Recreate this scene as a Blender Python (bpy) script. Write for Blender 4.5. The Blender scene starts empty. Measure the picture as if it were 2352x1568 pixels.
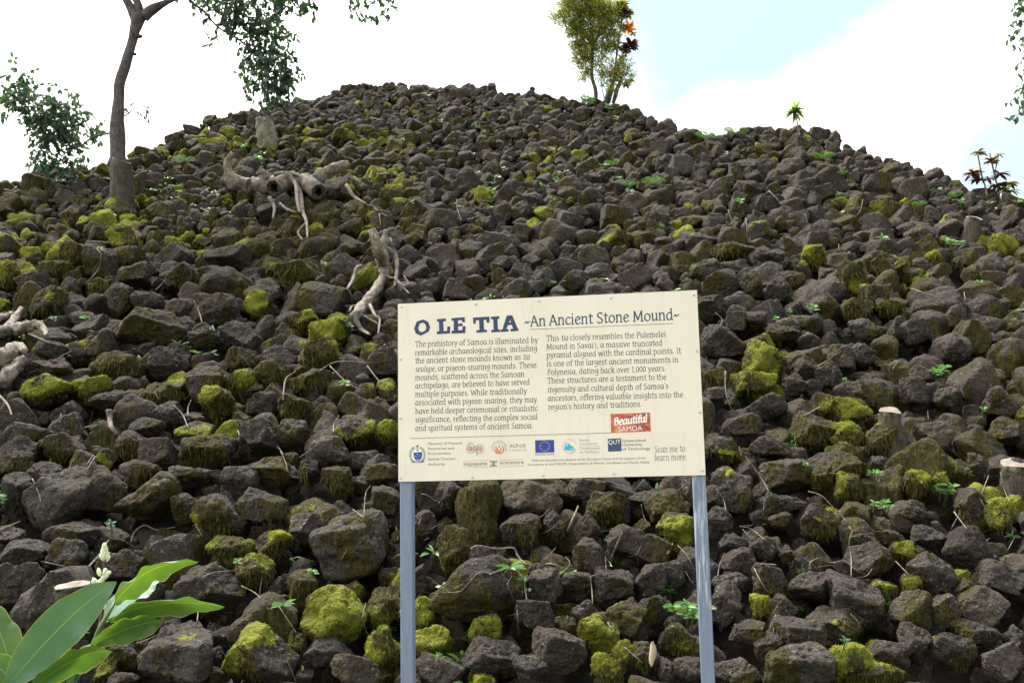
import bpy, math, random
import numpy as np
from mathutils import Vector, Matrix

SC = bpy.context.scene
COL = SC.collection
R = math.radians
rng = np.random.default_rng(11)
random.seed(5)

# ------------------------------------------------------------------ camera
LENS = 36.0
FD = 2352 * LENS / 36.0                 # focal length in reference-picture units (2352 wide)
CAMZ = 1.6
PITCH, ROLL = R(6.5), -0.0119
cam_data = bpy.data.cameras.new('camera'); cam_data.lens = LENS; cam_data.sensor_width = 36
cam_data.clip_start = 0.05; cam_data.clip_end = 5000
cam = bpy.data.objects.new('camera', cam_data); COL.objects.link(cam)
CR = Matrix.Rotation(R(90) + PITCH, 3, 'X') @ Matrix.Rotation(ROLL, 3, 'Z')
cam.matrix_world = Matrix.Translation((0, 0, CAMZ)) @ CR.to_4x4()
SC.camera = cam
CRn = np.array(CR); CAMP = np.array([0, 0, CAMZ])

# ------------------------------------------------------------------ sky, sun, exposure
SUN_EL, SUN_AZ = R(58), R(-32)          # azimuth from +Y (up the mound) towards +X
SC.view_settings.view_transform = 'Standard'; SC.view_settings.look = 'None'
SC.view_settings.gamma = 1.0; SC.view_settings.exposure = 1.8
def ray(x, y):
    d = CRn @ np.array([(x - 1176) / FD, -(y - 784) / FD, -1.0])
    return d / d[1]                      # unit depth along +Y
W = bpy.data.worlds.new('World'); SC.world = W; W.use_nodes = True
nt = W.node_tree; nt.nodes.clear()
def nd(t, **k):
    n = nt.nodes.new(t)
    for a, v in k.items(): setattr(n, a, v)
    return n
def lk(a, b): nt.links.new(a, b)
sky = nd('ShaderNodeTexSky', sky_type='NISHITA', sun_disc=False, sun_elevation=SUN_EL, sun_rotation=SUN_AZ)
tc = nd('ShaderNodeTexCoord')
nz = nd('ShaderNodeTexNoise'); nz.inputs['Scale'].default_value = 7; nz.inputs['Detail'].default_value = 8; nz.inputs['Roughness'].default_value = .6
lk(tc.outputs['Generated'], nz.inputs['Vector'])
def plane_mask(n, soft, amp):
    dot = nd('ShaderNodeVectorMath', operation='DOT_PRODUCT'); dot.inputs[1].default_value = n
    lk(tc.outputs['Generated'], dot.inputs[0])
    ma = nd('ShaderNodeMath', operation='MULTIPLY_ADD'); lk(nz.outputs[0], ma.inputs[0]); ma.inputs[1].default_value = amp
    lk(dot.outputs['Value'], ma.inputs[2])
    mr = nd('ShaderNodeMapRange', interpolation_type='SMOOTHSTEP'); lk(ma.outputs[0], mr.inputs[0])
    mr.inputs[1].default_value = amp * .5 - soft; mr.inputs[2].default_value = amp * .5 + soft
    return mr.outputs[0]
def nrm(v): v = np.array(v, float); return v / np.linalg.norm(v)
nA = nrm(np.cross(ray(1650, 290), ray(2190, 0)))
if nA @ ray(2300, 150) < 0: nA = -nA
m1 = plane_mask(nA, .045, .13)
m2 = plane_mask(nrm(np.cross(ray(1330, 300), ray(1230, -100))) * (1 if np.cross(ray(1330, 300), ray(1230, -100)) @ ray(600, 100) > 0 else -1), .10, .16)
mx = nd('ShaderNodeMath', operation='MAXIMUM'); lk(m1, mx.inputs[0]); lk(m2, mx.inputs[1])
pd = nd('ShaderNodeVectorMath', operation='DISTANCE'); lk(tc.outputs['Generated'], pd.inputs[0]); pd.inputs[1].default_value = nrm(ray(2330, 385))
pm = nd('ShaderNodeMath', operation='MULTIPLY_ADD'); lk(nz.outputs[0], pm.inputs[0]); pm.inputs[1].default_value = .1; lk(pd.outputs['Value'], pm.inputs[2])
pr = nd('ShaderNodeMapRange', interpolation_type='SMOOTHSTEP'); lk(pm.outputs[0], pr.inputs[0]); pr.inputs[1].default_value = .085; pr.inputs[2].default_value = .135
pr.inputs[3].default_value = .08
mm0 = nd('ShaderNodeMath', operation='MULTIPLY'); lk(mx.outputs[0], mm0.inputs[0]); lk(pr.outputs[0], mm0.inputs[1])
mm = nd('ShaderNodeMapRange'); lk(mm0.outputs[0], mm.inputs[0]); mm.inputs[3].default_value = .115   # thin veil everywhere
sxyz = nd('ShaderNodeSeparateXYZ'); lk(tc.outputs['Generated'], sxyz.inputs[0])
zen = nd('ShaderNodeMapRange'); lk(sxyz.outputs[2], zen.inputs[0]); zen.inputs[1].default_value = .15; zen.inputs[2].default_value = 1; zen.inputs[3].default_value = 9.5; zen.inputs[4].default_value = 36.0   # clouds brighter towards the zenith
ccol = nd('ShaderNodeVectorMath', operation='SCALE'); ccol.inputs[0].default_value = (1.03, 1., .955); lk(zen.outputs[0], ccol.inputs['Scale'])
mixc = nd('ShaderNodeMix', data_type='RGBA'); lk(mm.outputs[0], mixc.inputs[0])
stn = nd('ShaderNodeVectorMath', operation='MULTIPLY'); lk(sky.outputs[0], stn.inputs[0]); stn.inputs[1].default_value = (.95, 1.12, 1.0); lk(stn.outputs[0], mixc.inputs[6]); lk(ccol.outputs[0], mixc.inputs[7])
bg = nd('ShaderNodeBackground'); bg.inputs[1].default_value = .055; lk(mixc.outputs[2], bg.inputs[0])
wo = nd('ShaderNodeOutputWorld'); lk(bg.outputs[0], wo.inputs[0])
sd = bpy.data.lights.new('sun', 'SUN'); sd.energy = 2.5; sd.angle = R(18); sd.color = (1, .96, .9)
sun = bpy.data.objects.new('sun', sd); COL.objects.link(sun)
sun.rotation_euler = Vector((-math.cos(SUN_EL) * math.sin(SUN_AZ), -math.cos(SUN_EL) * math.cos(SUN_AZ), -math.sin(SUN_EL))).to_track_quat('-Z', 'Y').to_euler()

# ------------------------------------------------------------------ helpers
class MB:
    "collects polygons; build() links them as one mesh object"
    def __init__(s): s.v = []; s.f = []; s.m = []; s.uv = {}; s.mi = 0
    def vert(s, p): s.v.append((float(p[0]), float(p[1]), float(p[2]))); return len(s.v) - 1
    def face(s, *idx): s.f.append(idx); s.m.append(s.mi)
    def poly(s, pts): s.face(*[s.vert(p) for p in pts])
    def build(s, name, mats, parent=None, smooth=True, loc=None):
        me = bpy.data.meshes.new(name)
        v = np.array(s.v, float).reshape(-1, 3)
        if loc is not None: v = v - np.array(loc)
        me.from_pydata(v.tolist(), [], s.f); 
        for m in (mats if isinstance(mats, (list, tuple)) else [mats]): me.materials.append(m)
        if len(me.polygons):
            me.polygons.foreach_set('material_index', s.m)
            me.polygons.foreach_set('use_smooth', [smooth] * len(me.polygons))
        if s.uv:
            l = me.uv_layers.new(name='uv'); idx = np.empty(len(me.loops), int); me.loops.foreach_get('vertex_index', idx)
            arr = np.array([s.uv.get(i, (0, 0)) for i in range(len(s.v))], float)
            l.data.foreach_set('uv', arr[idx].ravel())
        me.update()
        o = bpy.data.objects.new(name, me); COL.objects.link(o)
        if loc is not None: o.location = loc
        if parent is not None:
            o.parent = parent
            if loc is None: o.matrix_parent_inverse = Matrix.Translation(-Vector(parent.location)) if parent.type == 'EMPTY' and parent.parent is None and parent.rotation_euler.z == 0 else Matrix()
        return o
def tag(o, label=None, cat=None, group=None, kind=None):
    if label: o['label'] = label
    if cat: o['category'] = cat
    if group: o['group'] = group
    if kind: o['kind'] = kind
    return o
def empty(name, loc, label, cat, group=None):
    o = bpy.data.objects.new(name, None); COL.objects.link(o); o.location = tuple(float(a) for a in loc); o.empty_display_size = .1
    return tag(o, label, cat, group)
def catmull(pts, n=6):
    p = np.array(pts, float)
    if len(p) < 3: return np.array([p[0] + (p[-1] - p[0]) * t for t in np.linspace(0, 1, n + 1)])
    q = np.vstack([2 * p[0] - p[1], p, 2 * p[-1] - p[-2]]); out = []
    for i in range(1, len(q) - 2):
        for t in np.arange(n) / n:
            a, b, c, d = q[i - 1], q[i], q[i + 1], q[i + 2]
            out.append(.5 * ((2 * b) + (c - a) * t + (2 * a - 5 * b + 4 * c - d) * t * t + (3 * b - a - 3 * c + d) * t ** 3))
    out.append(p[-1]); return np.array(out)
def tube(mb, pts, radii, seg=8, n=5, rough=0.0, cap=True, lobes=None):
    "swept tube through pts (4-vectors of point and radius are interpolated together)"
    P = catmull(np.hstack([np.array(pts, float), np.array(radii, float)[:, None]]), n)
    C, r = P[:, :3], np.maximum(P[:, 3], 1e-4); T = np.gradient(C, axis=0); T /= np.linalg.norm(T, axis=1)[:, None] + 1e-12
    up = np.array([0, 0, 1.]) if abs(T[0, 2]) < .9 else np.array([1., 0, 0]); rings = []
    a = np.linspace(0, 2 * math.pi, seg, endpoint=False); ph = random.random() * 6
    for i in range(len(C)):
        x = np.cross(up, T[i]); x /= np.linalg.norm(x) + 1e-12; y = np.cross(T[i], x); up = y
        rr = r[i] * (1 + rough * (.6 * np.sin(3 * a + ph + i * .7) + .4 * np.sin(5 * a + ph * 2 - i * .5) + rng.normal(0, .35, seg)))
        ring = C[i] + np.outer(np.cos(a) * rr, x) + np.outer(np.sin(a) * rr, y)
        rings.append([mb.vert(p) for p in ring])
    for i in range(len(rings) - 1):
        for k in range(seg): mb.face(rings[i][k], rings[i][(k + 1) % seg], rings[i + 1][(k + 1) % seg], rings[i + 1][k])
    if cap: mb.face(*rings[0][::-1]); mb.face(*rings[-1])
    return rings
def hull2(p):
    p = sorted(set(map(tuple, np.round(p, 7))))
    def half(q):
        h = []
        for a in q:
            while len(h) > 1 and (h[-1][0] - h[-2][0]) * (a[1] - h[-2][1]) - (h[-1][1] - h[-2][1]) * (a[0] - h[-2][0]) <= 1e-12: h.pop()
            h.append(a)
        return h[:-1]
    return half(p) + half(p[::-1])

# ------------------------------------------------------------------ materials
def newmat(name):
    m = bpy.data.materials.new(name); m.use_nodes = True
    t = m.node_tree; b = t.nodes['Principled BSDF']; return m, t, b
def N(t, typ, ins=None, **k):
    n = t.nodes.new(typ)
    for a, v in k.items(): setattr(n, a, v)
    for a, v in (ins or {}).items():
        if hasattr(v, 'is_output'): t.links.new(v, n.inputs[a])
        else: n.inputs[a].default_value = v
    return n
def mix(t, f, a, b, bt='MIX'):
    n = t.nodes.new('ShaderNodeMix'); n.data_type = 'RGBA'; n.blend_type = bt
    for i, v in ((0, f), (6, a), (7, b)):
        if hasattr(v, 'is_output'): t.links.new(v, n.inputs[i])
        else: n.inputs[i].default_value = v if i == 0 else (*v, 1)
    return n.outputs[2]
def ramp(t, f, lo, hi, a=0., b=1.):
    return N(t, 'ShaderNodeMapRange', {0: f, 1: lo, 2: hi, 3: a, 4: b}).outputs[0]
def noise(t, vec, scale, detail=4, rough=.6):
    return N(t, 'ShaderNodeTexNoise', {'Vector': vec, 'Scale': scale, 'Detail': detail, 'Roughness': rough}).outputs[0]
def simple(name, col, rough=.6, var=.15, scale=20, bump=0, spec=.3, metal=0):
    m, t, b = newmat(name); co = N(t, 'ShaderNodeTexCoord').outputs['Object']; n = noise(t, co, scale)
    c = mix(t, n, tuple(x * (1 - var) for x in col), tuple(min(1, x * (1 + var)) for x in col))
    t.links.new(c, b.inputs['Base Color']); b.inputs['Roughness'].default_value = rough
    b.inputs['Specular IOR Level'].default_value = spec; b.inputs['Metallic'].default_value = metal
    if bump: t.links.new(N(t, 'ShaderNodeBump', {'Height': n, 'Strength': bump, 'Distance': .01}).outputs[0], b.inputs['Normal'])
    return m
def leafmat(name, cols, trans=.35, rough=.45, spec=.4):
    "thin leaf: per-leaf colour from cols, some light through the blade"
    m, t, b = newmat(name); g = N(t, 'ShaderNodeNewGeometry')
    cr = N(t, 'ShaderNodeValToRGB', {0: g.outputs['Random Per Island']}); e = cr.color_ramp.elements
    while len(e) < len(cols): e.new(.5)
    for i, c in enumerate(cols): e[i].position = i / max(1, len(cols) - 1); e[i].color = (*c, 1)
    t.links.new(cr.outputs[0], b.inputs['Base Color']); b.inputs['Roughness'].default_value = rough; b.inputs['Specular IOR Level'].default_value = spec
    tr = N(t, 'ShaderNodeBsdfTranslucent', {0: mix(t, .35, (1, 1, .55), cr.outputs[0])}); tr.inputs[0].default_value = (.3, .5, .1, 1)
    t.links.new(mix(t, 1., cr.outputs[0], (1.7, 1.9, .8), 'MULTIPLY'), tr.inputs[0])
    ms = N(t, 'ShaderNodeMixShader', {0: trans, 1: b.outputs[0], 2: tr.outputs[0]})
    t.links.new(ms.outputs[0], t.nodes['Material Output'].inputs[0]); return m

def stone_material():
    m, t, b = newmat('lava_stone'); geo = N(t, 'ShaderNodeNewGeometry').outputs['Position']
    at = N(t, 'ShaderNodeAttribute', attribute_name='weathering'); sp = N(t, 'ShaderNodeSeparateColor', {0: at.outputs['Color']})
    moss, hang, tone = sp.outputs; rnd = at.outputs['Alpha']
    n1 = noise(t, geo, 9, 6, .65); n2 = noise(t, geo, 45, 5, .7); n3 = noise(t, geo, 160, 3, .6)
    c = mix(t, ramp(t, n1, .3, .7), (.018, .0150, .0132), (.066, .0545, .0470))
    c = mix(t, ramp(t, n2, .35, .7, 0, .75), c, (.118, .097, .082))
    c = mix(t, ramp(t, rnd, .25, 1, 0, .7), c, mix(t, n1, (.052, .038, .028), (.108, .080, .058)))
    v = N(t, 'ShaderNodeTexVoronoi', {'Vector': geo, 'Scale': 30.}, feature='F1')
    lich = N(t, 'ShaderNodeMath', {0: ramp(t, v.outputs['Distance'], .16, .27, 1, 0), 1: ramp(t, noise(t, geo, 4, 3), .47, .6)}, operation='MULTIPLY').outputs[0]
    c = mix(t, N(t, 'ShaderNodeMath', {0: lich, 1: .8}, operation='MULTIPLY').outputs[0], c, (.21, .21, .20))
    # pores of the lava
    pv = N(t, 'ShaderNodeTexVoronoi', {'Vector': geo, 'Scale': 75., 'Randomness': 1.}, feature='F1').outputs['Distance']
    pore = ramp(t, pv, .1, .4)
    c = mix(t, ramp(t, tone, 0, 2, 0, 1), (0, 0, 0), c, 'MIX') if False else mix(t, 1., c, N(t, 'ShaderNodeCombineColor', {0: tone, 1: tone, 2: tone}).outputs[0], 'MULTIPLY')
    # olive hanging moss: fibres running down the faces
    mp = N(t, 'ShaderNodeMapping', {'Vector': geo, 'Scale': (60, 60, 9)}).outputs[0]
    fib = noise(t, mp, 1.0, 4, .6)
    hm = N(t, 'ShaderNodeMath', {0: hang, 1: ramp(t, fib, .3, .75, -.42, .42)}, operation='ADD').outputs[0]
    hm = ramp(t, hm, .30, .62)
    hc = mix(t, ramp(t, fib, .3, .7), (.014, .012, .006), (.105, .092, .020))
    hc = mix(t, ramp(t, n1, .4, .65, 0, .6), hc, (.070, .048, .022))
    c = mix(t, hm, c, hc)
    # bright cushion moss
    bm = ramp(t, N(t, 'ShaderNodeMath', {0: moss, 1: ramp(t, n2, .3, .7, -.6, .6)}, operation='ADD').outputs[0], .3, .62)
    bc = mix(t, ramp(t, n3, .3, .7), (.080, .098, .010), (.255, .280, .028))
    bc = mix(t, ramp(t, n1, .35, .65, 0, .5), bc, (.30, .285, .030))
    c = mix(t, bm, c, bc)
    t.links.new(c, b.inputs['Base Color']); b.inputs['Roughness'].default_value = .92; b.inputs['Specular IOR Level'].default_value = .2
    h = N(t, 'ShaderNodeMath', {0: n2, 1: N(t, 'ShaderNodeMath', {0: pore, 1: .35}, operation='MULTIPLY').outputs[0]}, operation='ADD').outputs[0]
    h = N(t, 'ShaderNodeMath', {0: h, 1: N(t, 'ShaderNodeMath', {0: n3, 1: .5}, operation='MULTIPLY').outputs[0]}, operation='ADD').outputs[0]
    h = N(t, 'ShaderNodeMath', {0: h, 1: N(t, 'ShaderNodeMath', {0: fib, 1: hm}, operation='MULTIPLY').outputs[0]}, operation='ADD').outputs[0]
    t.links.new(N(t, 'ShaderNodeBump', {'Height': h, 'Strength': 1., 'Distance': .035}).outputs[0], b.inputs['Normal'])
    return m
M_STONE = stone_material()
M_SOIL = simple('dark_soil', (.018, .015, .012), .95, .4, 6, .5, .1)
M_GRASS = simple('rough_grass_ground', (.055, .07, .025), .95, .5, 4, .6, .1)
def wood_material(name, dark, pale, streak=14, bump=.6, moss=0.):
    m, t, b = newmat(name); geo = N(t, 'ShaderNodeNewGeometry').outputs['Position']
    n1 = noise(t, geo, 11, 6, .65); n2 = noise(t, N(t, 'ShaderNodeMapping', {'Vector': geo, 'Scale': (70, 70, streak)}).outputs[0], 1, 4)
    c = mix(t, ramp(t, n2, .3, .7), dark, pale); c = mix(t, ramp(t, n1, .44, .66, 0, .65), c, tuple(x * .4 for x in dark))
    if moss: c = mix(t, ramp(t, noise(t, geo, 7, 4), .60 - .2 * moss, .84 - .15 * moss, 0, .7), c, mix(t, n2, (.05, .052, .018), (.105, .105, .03)))
    t.links.new(c, b.inputs['Base Color']); b.inputs['Roughness'].default_value = .88; b.inputs['Specular IOR Level'].default_value = .2
    h = N(t, 'ShaderNodeMath', {0: n1, 1: n2}, operation='ADD').outputs[0]
    t.links.new(N(t, 'ShaderNodeBump', {'Height': h, 'Strength': 1., 'Distance': .02 * bump}).outputs[0], b.inputs['Normal']); return m
M_DEAD = wood_material('dead_wood', (.085, .068, .053), (.29, .245, .195))
M_PALEDEAD = wood_material('pale_dead_wood', (.12, .096, .077), (.36, .31, .255))
M_BARK = wood_material('tree_bark', (.055, .045, .045), (.15, .13, .13), 20)
M_STUMP = wood_material('mossy_stump_bark', (.036, .030, .024), (.095, .080, .063), 12, .7, .6)
M_LICHEN = wood_material('lichened_stump_bark', (.10, .08, .05), (.30, .28, .23), 25, .6, .35)
M_CUT = wood_material('fresh_cut_wood', (.19, .155, .125), (.30, .26, .22), 60, .2)
M_TWIG = wood_material('dry_twig', (.14, .11, .085), (.36, .30, .25))
M_HOLLOW = simple('rotten_hollow', (.02, .014, .01), .95, .4, 30, .4, .1)
# ------------------------------------------------------------------ the mound (front slope, ridge, far side) and the ground
SL, Z0 = 0.588, CAMZ - 4.04                       # front slope: z = Z0 + SL * y
SN = nrm([0, -SL, 1])
def on_slope(x, y, lift=0.):
    w = ray(x, y); t = (CAMZ - Z0 - lift) / max(1e-3, SL - w[2]); return CAMP + w * t
SKY = [(-700, 640), (-300, 530), (0, 446), (60, 420), (130, 404), (200, 396), (250, 392), (320, 360), (360, 358), (400, 316), (450, 305), (520, 274), (600, 260), (680, 240), (740, 231),
       (790, 212), (870, 200), (960, 206), (1050, 210), (1100, 211), (1150, 220), (1190, 228), (1230, 222), (1290, 236), (1370, 240), (1440, 256), (1500, 284), (1540, 304),
       (1600, 314), (1650, 322), (1720, 304), (1760, 306), (1850, 311), (1900, 318), (1950, 353), (2000, 368), (2050, 384), (2100, 407), (2150, 416), (2200, 447),
       (2250, 453), (2300, 472), (2352, 490), (2700, 600), (3200, 760)]
RU = []; RY = []
for sx, sy in SKY:
    p = on_slope(sx, sy); RU.append(p[0] / p[1]); RY.append(p[1])
RU, RY = np.array(RU), np.array(RY)
def surf(x, y):
    x, y = np.asarray(x, float), np.asarray(y, float); u = x / np.maximum(y, .5); yr = np.interp(u, RU, RY)
    z = np.where(y <= yr, Z0 + SL * y, Z0 + SL * yr - .10 * np.minimum(y - yr, 2.5) - .62 * np.maximum(y - yr - 2.5, 0))
    return np.maximum(z, 0.)
g = MB()
for p in ((-900, -600), (900, -600), (900, 1500), (-900, 1500)): g.vert((p[0], p[1], -.004))
g.face(0, 1, 2, 3); tag(g.build('ground', M_GRASS), 'rough grassy ground at the foot of the mound', kind='structure')
mb = MB(); us = np.linspace(-1.25, 1.25, 150); ys = np.concatenate([np.linspace(3.4, 24, 100), np.linspace(25, 60, 15)]); grid = []
for yy in ys:
    xx = us * yy; zz = surf(xx, yy * np.ones_like(xx)) - .16 + rng.normal(0, .015, len(xx))
    grid.append([mb.vert(p) for p in zip(xx, yy * np.ones_like(xx), np.maximum(zz, -.1))])
for i in range(len(ys) - 1):
    for k in range(len(us) - 1): mb.face(grid[i][k], grid[i][k + 1], grid[i + 1][k + 1], grid[i + 1][k])
tag(mb.build('mound_terrain', M_SOIL), 'dark soil body of the stone mound', kind='structure')

# ------------------------------------------------------------------ stones
def ico(sub):
    t = (1 + 5 ** .5) / 2
    v = [(-1, t, 0), (1, t, 0), (-1, -t, 0), (1, -t, 0), (0, -1, t), (0, 1, t), (0, -1, -t), (0, 1, -t), (t, 0, -1), (t, 0, 1), (-t, 0, -1), (-t, 0, 1)]
    f = [(0, 11, 5), (0, 5, 1), (0, 1, 7), (0, 7, 10), (0, 10, 11), (1, 5, 9), (5, 11, 4), (11, 10, 2), (10, 7, 6), (7, 1, 8), (3, 9, 4), (3, 4, 2), (3, 2, 6), (3, 6, 8), (3, 8, 9), (4, 9, 5), (2, 4, 11), (6, 2, 10), (8, 6, 7), (9, 8, 1)]
    v = [nrm(p) for p in v]
    for _ in range(sub):
        c, nf = {}, []
        def mid(a, b):
            k = (min(a, b), max(a, b))
            if k not in c: v.append(nrm(v[a] + v[b])); c[k] = len(v) - 1
            return c[k]
        for a, b, d in f:
            x, y, z = mid(a, b), mid(b, d), mid(d, a); nf += [(a, x, z), (b, y, x), (d, z, y), (x, y, z)]
        f = nf
    return np.array(v), np.array(f)
ICO = {s: ico(s) for s in (2, 3, 4)}
def vnoise(p, seed=0):
    i = np.floor(p).astype(np.int64); f = p - i; f = f * f * f * (f * (f * 6 - 15) + 10); out = 0
    def h(a, b, c):
        n = (a * 374761393 + b * 668265263 + c * 1274126177 + seed * 974634777) & 0xFFFFFFFF
        n = ((n ^ (n >> 13)) * 1274126177) & 0xFFFFFFFF; n = ((n ^ (n >> 16)) * 2246822519) & 0xFFFFFFFF
        return ((n ^ (n >> 15)) & 0xFFFF) / 32767.5 - 1
    for dx in (0, 1):
        wx = f[..., 0] if dx else 1 - f[..., 0]
        for dy in (0, 1):
            wy = f[..., 1] if dy else 1 - f[..., 1]
            for dz in (0, 1):
                wz = f[..., 2] if dz else 1 - f[..., 2]
                out = out + wx * wy * wz * h(i[..., 0] + dx, i[..., 1] + dy, i[..., 2] + dz)
    return out
def fbm(p, o=3, seed=0): return sum(vnoise(p * 2 ** k + 17 * k, seed + k) * .5 ** k for k in range(o))
def sstep(a, b, x): t = np.clip((x - a) / (b - a), 0, 1); return t * t * (3 - 2 * t)

def rock_shape(sub, half, rot, centre, moss, tone, seed):
    """one stone: rounded convex polyhedron with chipped, pitted faces and moss cushions.  half: extents (right, up, away); rot: tilt in the view plane.
    Returns points relative to centre, faces, weathering (moss, hanging moss, tone, random)"""
    D, F = ICO[sub]; r_ = np.random.default_rng(seed)
    k = r_.integers(8, 14); n = r_.normal(size=(k, 3)); n /= np.linalg.norm(n, axis=1)[:, None]
    if r_.random() < .6:                                   # blocky stones: three near-square pairs of faces
        q = np.linalg.qr(r_.normal(size=(3, 3)) * .35 + np.eye(3))[0]; n[:6] = np.vstack([q, -q]) + r_.normal(0, .14, (6, 3)); n /= np.linalg.norm(n, axis=1)[:, None]
    d = r_.uniform(.72, 1.12, k); pw = r_.uniform(14, 42)
    s = np.hstack([np.maximum(D @ n.T, 1e-6) / d, np.full((len(D), 1), 1 / 1.4)])
    P = D * ((s ** pw).sum(1) ** (-1 / pw))[:, None]
    lo, hi = P.min(0), P.max(0); P = (P - (lo + hi) / 2) / ((hi - lo) / 2)
    c, si = math.cos(rot), math.sin(rot)
    P = P * half; size = float(np.mean(half))
    off = r_.uniform(-50, 50, 3)
    a1 = fbm(P / size * 1.1 + off, 3, seed); a2 = fbm(P / size * 4.5 + off, 3, seed + 5)
    amp = size * r_.uniform(.07, .17); P = P + D * (a1 * amp + (a2 - .25 * np.abs(a2)) * size * .04)[:, None]
    if sub >= 4:
        a3 = fbm(P * 40 + off, 2, seed + 9); P = P + D * (-np.maximum(a3, 0) * .010)[:, None]
    # view frame: right, image up, away -> world (camera pitch is small)
    X = c * P[:, 0] - si * P[:, 1]; Z = si * P[:, 0] + c * P[:, 1]; P = np.stack([X, P[:, 2], Z], 1)
    P[:, 1] *= -1                                             # keep the winding outward
    tri = P[F]; fn = np.cross(tri[:, 1] - tri[:, 0], tri[:, 2] - tri[:, 0]); vn = np.zeros_like(P)
    for j in range(3):
        for ax in range(3): vn[:, ax] += np.bincount(F[:, j], fn[:, ax], len(P))
    vn /= np.linalg.norm(vn, axis=1)[:, None] + 1e-12
    w = P + centre; f1 = fbm(w * 3.2, 3, 77); f2 = fbm(w * np.array([6, 6, 1.6]), 3, 99)
    b = sstep(0, .45, moss * 1.6 - 1.30 + .95 * f1 + .10 * vn[:, 2] - .24 * vn[:, 1])
    h = sstep(0, .5, moss * 1.15 - .28 - .22 * vn[:, 1] - .22 * vn[:, 2] + .7 * f2) * (1 - b * .6)
    P = P + vn * (b * (.005 + .009 * fbm(w * 14, 2, 3)))[:, None] * min(1, size / .12)
    return P, F, np.stack([b, h, np.full(len(P), tone), np.full(len(P), r_.random())], 1), vn
def np_mesh(name, P, F, A, mat):
    me = bpy.data.meshes.new(name); nv, nf = len(P), len(F)
    me.vertices.add(nv); me.vertices.foreach_set('co', P.astype(np.float32).ravel())
    me.loops.add(nf * 3); me.loops.foreach_set('vertex_index', F.astype(np.int32).ravel())
    me.polygons.add(nf); me.polygons.foreach_set('loop_start', np.arange(0, nf * 3, 3, dtype=np.int32))
    me.polygons.foreach_set('use_smooth', np.full(nf, mat is not M_STONE))
    at = me.attributes.new('weathering', 'FLOAT_COLOR', 'POINT'); at.data.foreach_set('color', A.astype(np.float32).ravel())
    me.materials.append(mat); me.update(); me.validate(); return me

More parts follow.
